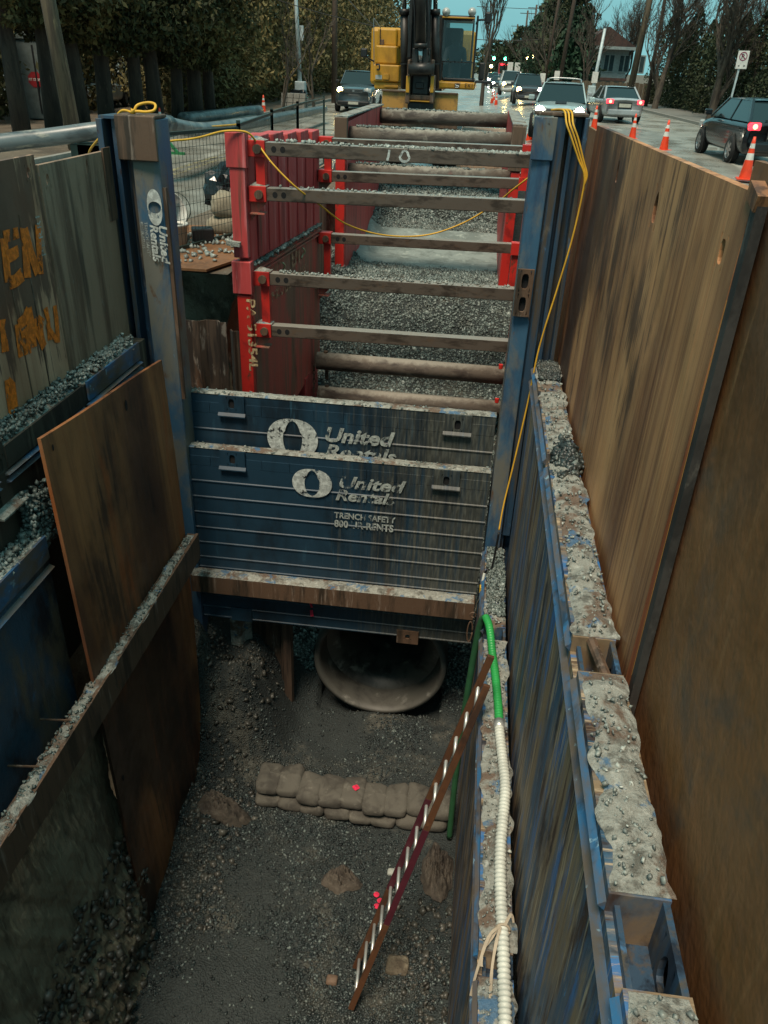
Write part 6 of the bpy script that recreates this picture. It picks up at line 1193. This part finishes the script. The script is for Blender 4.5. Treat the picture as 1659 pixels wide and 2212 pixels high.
for i in range(7):
    x = -18.5 - 1.2 * (i % 2); y = 29 + i * 3.6
    tree('shrub', ['dense dark shrub in the gloom at the far left', 'dense dark shrub behind the white cabin', 'dense dark shrub right of the cabin', 'dense dark shrub behind the utility pole', 'dense dark shrub behind the left post', 'dense dark shrub behind the bare trunks', 'dense dark shrub behind the hedge start'][i], (x, y, 0), 5.5, 2.4, .0, 3600, .32, MT['cedar'], col_shape, 50 + i, .1, 'dark shrubs behind the cedars', 'shrub')
# right side clipped conifers
for i in range(18):
    Y = 31 + i * 2.0; x = 13.9 - (Y - 36) * .06 + .2 * math.sin(i * 2.1); h = 4.6 + .5 * math.sin(i * 1.9) + .03 * (Y - 30)
    tree('hedge_conifer', f'{["first", "second", "third", "fourth", "fifth", "sixth", "seventh", "eighth", "ninth", "tenth", "eleventh", "twelfth", "thirteenth", "fourteenth", "fifteenth", "sixteenth", "seventeenth", "last"][i]} slim dark conifer of the right hedge, counted from the camera', (x, Y, .1), h, 1.15, 0, 3600, .19, MT['arbor'], lambda t: np.clip(1.02 - t ** 3, .05, 1) * np.clip(.8 + t, 0, 1), 70 + i, .1, 'clipped conifers of the right hedge')
for i, (x, y, h, r_, lb) in enumerate(((19.5, 38, 9, 3.4, 'broad green conifer behind the right hedge at the picture edge'), (17.5, 27.5, 4.2, 2.4, 'low bushy green conifer behind the black hatchback'), (17.0, 46, 8.5, 2.6, 'green conifer rising above the middle of the right hedge'), (21, 33, 10, 3.2, 'tallest green conifer at the top right corner'))):
    tree('pine_tree', lb, (x, y, 0), h, r_, .3, 4200, .40, MT['conifer'], lambda t: np.clip(1.1 - t, .08, 1), 90 + i, .2, 'green conifers on the right')
for i, (px, Y, h, r_, lb) in enumerate(((1195, 96, 11.5, 2.6, 'tall dark conifer beyond the silver wagon'), (1172, 112, 10, 2.8, 'dark conifer left of the tall one beyond the wagon'), (1225, 88, 9.5, 2.6, 'dark conifer right of the leaning brown pole'), (1150, 135, 9, 3.0, 'distant conifer above the oncoming queue'), (1120, 170, 9, 4, 'distant dark tree behind the oncoming queue'), (1236, 72, 6.5, 1.7, 'dark conifer left of the white house'))):
    tree('pine_tree', lb, (at_y(px, Y), Y, 0), h, r_, .0, 2600, .42 + Y * .002, MT['conifer' if i % 2 else 'arbor'], col_shape, 110 + i, .2, 'conifers down the street')
for i, (px, Y, h, r_) in enumerate(((1066, 260, 9, 7), (1085, 300, 8, 8), (1050, 330, 9, 9), (1100, 230, 7, 6))):
    tree('distant_tree', ['distant tree mass below the traffic lights', 'distant tree at the end of the street', 'distant tree behind the excavator cab', 'distant tree right of the traffic lights'][i], (at_y(px, Y), Y, 0), h, r_, 0, 900, 1.2, MT['arbor'], col_shape, 130 + i, .3, 'trees at the end of the street')
# bare deciduous trees
def bare_tree(label, base, h, spread, seed, tr=.14, up=.55, depth=6, group='bare trees', fork=.26):
    rr = random.Random(seed); t = thing('bare_tree', label, 'tree', base, group); trunk = MB(); br = MB()
    def grow(p, d, L, r_, k):
        n = 3 if k > 2 else 2; pts = [p]; dd = d.copy(); q = p.copy()
        for i in range(n):
            dd = (dd + Vector((rr.uniform(-.16, .16), rr.uniform(-.16, .16), rr.uniform(-.04, .12)))).normalized(); q = q + dd * L / n; pts.append(q)
        (trunk if k >= depth - 1 else br).tube(pts, [lerp(r_, r_ * .62, i / n) for i in range(n + 1)], 6 if k > 2 else 3, False)
        if k == 0: return
        m_ = 3 if k > 1 else 4
        for i in range(m_):
            a = rr.uniform(0, 2 * math.pi); ax = dd.cross(Vector((math.cos(a), math.sin(a), .3))).normalized(); nd = Matrix.Rotation(rr.uniform(.25, .25 + spread), 3, ax) @ dd; nd.z += up * .25; nd.normalize()
            s0 = pts[-1] if i < 2 else pts[1]; grow(s0, nd, L * rr.uniform(.62, .86), max(r_ * .60, .009), k - 1)
    grow(Vector(base), Vector((rr.uniform(-.05, .05), 0, 1)), h * fork, tr, depth)
    trunk.build('trunk', MT['bark_grey'], t, True); br.build('branches', MT['bark_grey'], t); return t
for i, (px, py, h, sp, tr, lb) in enumerate(((1410, 250, 9, .5, .24, 'large bare street tree in front of the right hedge'), (1527, 275, 8.5, .5, .25, 'nearest bare street tree, left of the parking sign'), (1335, 222, 9, .5, .20, 'bare street tree right of the white house'), (1310, 212, 8, .45, .16, 'slimmer bare tree in front of the white house'), (1640, 262, 8, .55, .22, 'bare tree at the right picture edge'))):
    bare_tree(lb, at(px, py, Z=.1), h, sp, 5 + i, tr, depth=7)
for i, (px, py, h, tr, lb) in enumerate(((612, 247, 5.5, .08, 'slim bare sapling left of the grey lamp post'), (678, 232, 6, .085, 'slim bare sapling left of the pickup truck'))):
    bare_tree(lb, at(px, py, Z=.1), h, .35, 40 + i, tr, .8, 4)
for i, (px, Y, h) in enumerate(((1042, 62, 11), (1180, 78, 9), (1268, 66, 8.5), (1140, 120, 10))):
    bare_tree(['upright bare poplar right of the excavator cab', 'bare tree among the conifers beyond the wagon', 'bare tree above the silver sedan', 'distant bare tree over the oncoming queue'][i], (at_y(px, Y), Y, 0), h, .18 if i == 0 else .45, 60 + i, .15, 1.6 if i == 0 else .5, 6 if i == 0 else 5)

# ================================================================== poles, lamps, wires, signs
MT['pole_wood'] = worn('weathered_timber_pole', C('#5b5040'), [(C('#433a2f'), 2, (4, 4, .3), .45, .6), (C('#77694f'), 3, (5, 5, .4), .56, .7)], .85, 0, [(20, (4, 4, .3), .4, .01)]); MT['galv'] = plain('galvanised_grey_pole', C('#b4c2c4'), .5, .1); MT['pole_dark'] = plain('dark_pole', C('#4a3c32'), .8)
def upole(label, base, h, r_, mat, arms=(), lean=(0, 0)):
    b = Vector(base); t = thing('utility_pole', label, 'pole', b); top = b + Vector((lean[0], lean[1], h)); MB().tube([b - Vector((0, 0, .1)), b.lerp(top, .5), top], [r_, r_ * .85, r_ * .65], 12).build('shaft', MT[mat], t, True)
    for f, wd in arms: c = b.lerp(top, f); MB().box(c.x - wd, c.x + wd, c.y - .05, c.y + .05, c.z - .06, c.z + .06).build('cross_arm', MT[mat], t)
    return t
upole('thick timber utility pole among the cedars at left', at(168, 334, Z=0), 7.5, .20, 'pole_wood', lean=(-.45, 0))
upole('dark timber pole behind the pickup truck', at(722, 222, Z=0), 10, .19, 'pole_dark')
upole('leaning brown utility pole beyond the silver wagon', (at_y(1203, 70), 70, 0), 13, .17, 'pole_dark', lean=(.75, 0)); upole('thin pole with transformer left of the leaning brown pole', (at_y(1172, 74), 74, 0), 11, .12, 'pole_dark', lean=(.6, 0))
upole('far pole with cross arm, nearer of the distant pair', (at_y(1138, 150), 150, 0), 11.2, .22, 'pole_dark', ((.96, 1.3),)); upole('far pole with cross arm, second of the distant pair', (at_y(1121, 180), 180, 0), 12, .24, 'pole_dark', ((.96, 1.4),)); upole('most distant cross arm pole, by the traffic lights', (at_y(1103, 260), 260, 0), 13, .3, 'pole_dark', ((.96, 1.8),))
upole('tall thin pole behind the right hedge', (at_y(1400, 60), 60, 0), 12, .13, 'pole_dark'); upole('thick pole right of the white house', (at_y(1358, 58), 58, 0), 12, .22, 'pole_wood', lean=(.6, 0))
c = (at_y(1186, 74), 73.8, 0); 
lp_b = at(650, 230, Z=0); lpt = thing('lamp_post', 'pale grey street lamp post on the left pavement', 'lamp post', lp_b)
MB().tube([lp_b, lp_b + Vector((-.35, 0, 9))], [.13, .075], 12).build('shaft', MT['galv'], lpt, True); MB().box(lp_b.x - .28, lp_b.x + .28, lp_b.y - .28, lp_b.y + .28, 0, 1.25).build('base_box', MT['galv'], lpt, bevel=.04); MB().box(lp_b.x + .02, lp_b.x + .22, lp_b.y - .2, lp_b.y - .1, 3.2, 3.9).build('service_box', MT['galv'], lpt)
rb_ = Vector((at_y(1277, 56), 56, 0)); lp2 = thing('lamp_post', 'pale grey lamp post in front of the white house', 'lamp post', rb_); MB().tube([rb_, rb_ + Vector((.25, 0, 4.6))], [.12, .08], 10).build('shaft', MT['galv'], lp2, True); MB().box(rb_.x - .22, rb_.x + .22, rb_.y - .2, rb_.y + .2, 0, 1.6).build('base_box', MT['galv'], lp2, bevel=.03)
MB().box(rb_.x - .1, rb_.x + .25, rb_.y - .16, rb_.y - .14, 1.75, 2.35).build('notice', MT['reflect'], lp2)
MT['wire'] = plain('cable', C('#2a2a2a'), .7)
for lb, pts in (('overhead cable falling past the excavator engine cover', [at(745, -10, Y=44), at(790, 40, Y=42), at(840, 75, Y=40)]), ('second overhead cable left of the excavator', [at(600, 0, Y=46), at(700, 30, Y=44), at(830, 62, Y=40)]), ('thin cable crossing the sky right of the cab', [at(1030, 85, Y=90), at(1110, 88, Y=90), at(1260, 80, Y=90)]), ('thin cable high in the sky right of the excavator', [at(1030, 14, Y=110), at(1160, 20, Y=110)])):
    tag(MB().tube(smooth_path(pts, 6), .018 if 'thin' not in lb else .03, 5).build('overhead_cable', MT['wire']), lb, 'cable')
sb = at(1583, 262, Y=31); sgn = thing('parking_sign', 'no parking sign on a grey pole behind the black hatchback', 'sign', (sb.x, 31, 0))
t0, t1 = at(1580, 235, Y=31), at(1606, 112, Y=31); MB().bar((t0.x - .14, 31.03, 0.1), t1 + Vector((0, .03, 0)), .06, .05).build('pole', MT['galv'], sgn)
u_ = (t1 - t0).normalized(); rt = Vector((u_.z, 0, -u_.x)); ctr = at(1604, 129.5, Y=30.98)
def signquad(mb, cx, cz, hw, hh, e): mb.add([ctr + rt * (cx + a * hw) + u_ * (cz + b * hh) + Vector((0, -e, 0)) for a, b in ((-1, -1), (1, -1), (1, 1), (-1, 1))], [(0, 1, 2, 3)])
fcb = MB().obox(ctr, (.36, .02, .52), Matrix((rt, Vector((0, 1, 0)), u_)).transposed()).build('sign_plate', MT['reflect'], sgn, bevel=.01)
mb = MB(); cc = ctr + u_ * .10 + Vector((0, -.016, 0)); stroke(mb, [cc + rt * (.115 * math.cos(a)) + u_ * (.115 * math.sin(a)) for a in [i * math.pi / 12 for i in range(25)]], .026, (0, -1, 0)); stroke(mb, [cc + rt * -.075 + u_ * .075, cc + rt * .075 + u_ * -.075], .022, (0, -1, 0)); mb.build('prohibition_ring', plain('sign_maroon', C('#8a2a4a'), .5), fcb)
letters('R', .19, basis(cc + rt * -.06 + u_ * -.065 + Vector((0, .003, 0)), rt, u_), plainblack, fcb, bold=.004)
for k in (-1, 1): 
    mb = MB(); q = ctr + u_ * -.17 + rt * (.085 * k) + Vector((0, -.014, 0)); mb.add([q + rt * (.035 * k), q + u_ * .03 - rt * .02 * k, q - u_ * .03 - rt * .02 * k], [(0, 1, 2)]); mb.build('arrow', plainblack, fcb)
# small signs by the far poles
for px, py, lb in ((1203, 163, 'small white notice on the leaning brown pole'), (1172, 168, 'small white notice on the thin pole')):
    c = at(px, py, Y=69.5); tag(MB().box(c.x - .2, c.x + .2, 69.4, 69.42, c.z - .3, c.z + .3).build('notice_board', MT['reflect'], bevel=.01), lb, 'sign')
for px, py, lb in ((1116, 150, 'white roadside banner far down the right pavement'), (1100, 152, 'white lit panel left of the roadside banner')):
    c = at(px, py + 12, Y=120); nb = thing('roadside_banner', lb, 'sign', (c.x, 120, 0)); MB().box(c.x - .35, c.x + .35, 119.98, 120, 1.0, 3.0).build('panel', MT['reflect'], nb); MB().cyl((c.x, 120.03, 0), (c.x, 120.03, 3.0), .04, n=6).build('pole', MT['galv'], nb)
MT['green_on'] = emission('lit_green_signal', (.08, 1.0, .45, 1), 9); MT['amber_on'] = emission('lit_street_lamp', (1, .7, .3, 1), 8)
for px, py, lb in ((1067, 126, 'left green traffic light hanging over the far junction'), (1092, 127, 'right green traffic light hanging over the far junction')):
    c = at(px, py, Y=210); tl = thing('traffic_light', lb, 'traffic light', (c.x, 210, c.z - .6)); MB().box(c.x - .25, c.x + .25, 210, 210.3, c.z - .5, c.z + .9).build('housing', MT['trim'], tl, bevel=.05); MB().lathe([(0, -.05), (.34, 0)], (c.x, 209.95, c.z), 'y', 14).build('lens', MT['green_on'], tl); MB().cyl((c.x, 210.2, c.z + .9), (c.x, 210.2, c.z + 2), .05, n=6).build('hanger', MT['trim'], tl)
for px, py, Y, lb in ((1061, 143, 140, 'round street lamp glowing left of the bus'), (1138, 125, 130, 'amber lamp glowing above the oncoming queue'), (1151, 122, 130, 'small white lamp right of the amber one')):
    c = at(px, py, Y=Y); sl_ = thing('street_lamp', lb, 'lamp', (c.x, Y, 0)); MB().lathe([(0, -.22), (.16, -.16), (.22, 0), (.16, .16), (0, .22)], c, 'z', 12).build('globe', MT['amber_on'], sl_, True); MB().cyl((c.x, Y + .05, 0), (c.x, Y + .05, c.z - .2), .06, n=6).build('pole', MT['pole_dark'], sl_)

# ================================================================== house, cabin, walls
MT['siding'] = plain('white_siding', C('#87918f'), .6); MT['roof_red'] = worn('red_brown_roof', C('#453029'), [(C('#362622'), 3, (1, 1, 1), .45, .6)], .8); MT['house_glass'] = plain('house_window_glass', C('#39474a'), .1)
hy_ = 78; hx0, hx1 = at_y(1248, hy_), at_y(1345, hy_); hs_ = thing('house', 'white two storey house with red roof behind the silver sedan', 'house', ((hx0 + hx1) / 2, hy_ + 3, 0))
MB().box(hx0, hx1, hy_, hy_ + 8, 0, 4.2).build('wall', MT['siding'], hs_); MB().box(hx0 - .6, hx1, hy_ - 1.0, hy_ - .01, 1.75, 1.95).build('porch_roof', MT['roof_red'], hs_)
MB().prism([(hx0 - .5, 4.15), (hx1 + .5, 4.15), (hx1 - 2, 5.6), (hx0 + 1.8, 5.6)], 'y', hy_ - .9, hy_ + 8.5).build('roof', MT['roof_red'], hs_); MB().box(hx0 - .55, hx1 + .55, hy_ - 1.0, hy_ - .92, 4.0, 4.22).build('fascia', MT['siding'], hs_)
for k in range(4):
    x = hx0 + .5 + k * 1.25; wn = MB().box(x, x + .95, hy_ - .05, hy_ - .004, 2.35, 3.7).build('window', MT['siding'], hs_, bevel=.02); MB().box(x + .1, x + .42, hy_ - .06, hy_ - .052, 2.45, 3.6).build('pane', MT['house_glass'], wn); MB().box(x + .52, x + .85, hy_ - .06, hy_ - .052, 2.45, 3.6).build('pane', MT['house_glass'], wn)
fn = thing('timber_fence', 'brown timber fence below the white house', 'fence', (at_y(1270, 66), 66, 0))
for k in range(22): x = at_y(1232, 66) + k * .3; MB().box(x, x + .28, 66 + .01 * (k % 2), 66.03 + .01 * (k % 2), 0, 1.75 + .03 * math.sin(k * 3)).build('board', MT['pole_wood'], fn)
MT['cabin'] = plain('pale_grey_plastic', C('#5f6866'), .5); cbY = 31.0
ca, cz_ = at(62, 285, Y=cbY), at(130, 285, Y=cbY); cb_ = thing('portable_toilet', 'pale grey portable toilet cabin with red sign behind the cedar trunks', 'cabin', (ca.x + .9, cbY + .7, 0))
MB().box(ca.x, cz_.x - .25, cbY, cbY + 1.3, .0, 2.55).build('cabin_body', MT['cabin'], cb_, bevel=.04); MB().prism([(ca.x - .05, 2.56), (cz_.x - .2, 2.56), (cz_.x - .5, 2.8), (ca.x + .3, 2.8)], 'y', cbY - .05, cbY + 1.35).build('roof', MT['cabin'], cb_, bevel=.03)
MB().box(cz_.x - .62, cz_.x - .56, cbY - .02, cbY - .004, .2, 2.4).build('door_edge', MT['trim'], cb_); MB().box(cz_.x - .56, cz_.x - .53, cbY - .06, cbY - .01, 1.0, 1.25).build('handle', MT['trim'], cb_)
c = at(77, 172, Y=cbY); q = MB().add([(c.x + .3 * math.cos(a), cbY - .012, c.z + .27 * math.sin(a)) for a in [math.pi / 8 + i * math.pi / 4 for i in range(8)]], [tuple(range(8))]).build('sign', plain('sign_red', C('#9c2328'), .5), cb_); letters('PIT STOP', .12, basis((c.x - .26, cbY - .018, c.z - .04), (1, 0, 0), (0, 0, 1)), MT['reflect'], q, bold=.003, xs=.9)
for i, (px, Y, lb) in enumerate(((10, 44, 'parked white van beyond the cedars at the left edge'), (206, 40, 'parked white car glimpsed between the cedar trunks'))):
    car('van' if i == 0 else 'hatchback', lb, 'van' if i == 0 else 'hatch', C('#c9cfcd'), 4.8, 1.9, 1.95 if i == 0 else 1.5, (at_y(px, Y), Y, 0), R_(80) if i == 0 else .1, None, None)
lw = at_y(110, 60); hb = thing('house', 'pale house wall glimpsed between the cedar trunks', 'house', (lw, 60, 0)); MB().box(lw - 7, lw + 9, 60, 66, 0, 4.2).build('wall', MT['siding'], hb); MB().prism([(lw - 7.6, 4.2), (lw + 9.6, 4.2), (lw + 8, 6), (lw - 6, 6)], 'y', 59.4, 66.5).build('roof', MT['roof_red'], hb)
for k in range(5): x = lw - 5 + k * 2.8; wn = MB().box(x, x + 1.3, 59.95, 59.99, 1.2, 2.9).build('window', MT['house_glass'], hb)
bl = thing('pallet', 'stack of pale bricks on the left pavement beside the pickup truck', 'bricks', at(607, 228, Z=0)); pb0 = at(607, 236, Z=0)
for r_ in range(3):
    for k in range(4): MB().box(pb0.x + k * .32 + .02 * r_, pb0.x + k * .32 + .29 + .02 * r_, pb0.y, pb0.y + .5, .12 + r_ * .22, .32 + r_ * .22).build('block', MT['kerb'], bl)
b = at(598, 238, Z=0); mb = bag_mesh('s', .9, .6, .6, 44); mb.xform(Matrix.Translation(at(598 - 130, 238, Z=0))); 
c = at(472 + 165, 243, Z=0); mb = bag_mesh('s', 1.0, .7, .9, 45); mb.xform(Matrix.Translation(lp_b + Vector((.1, -.9, .4)))); tag(mb.build('garbage_bag', MT['bag_plastic']), 'black bag slumped at the base of the grey lamp post', 'garbage bag')
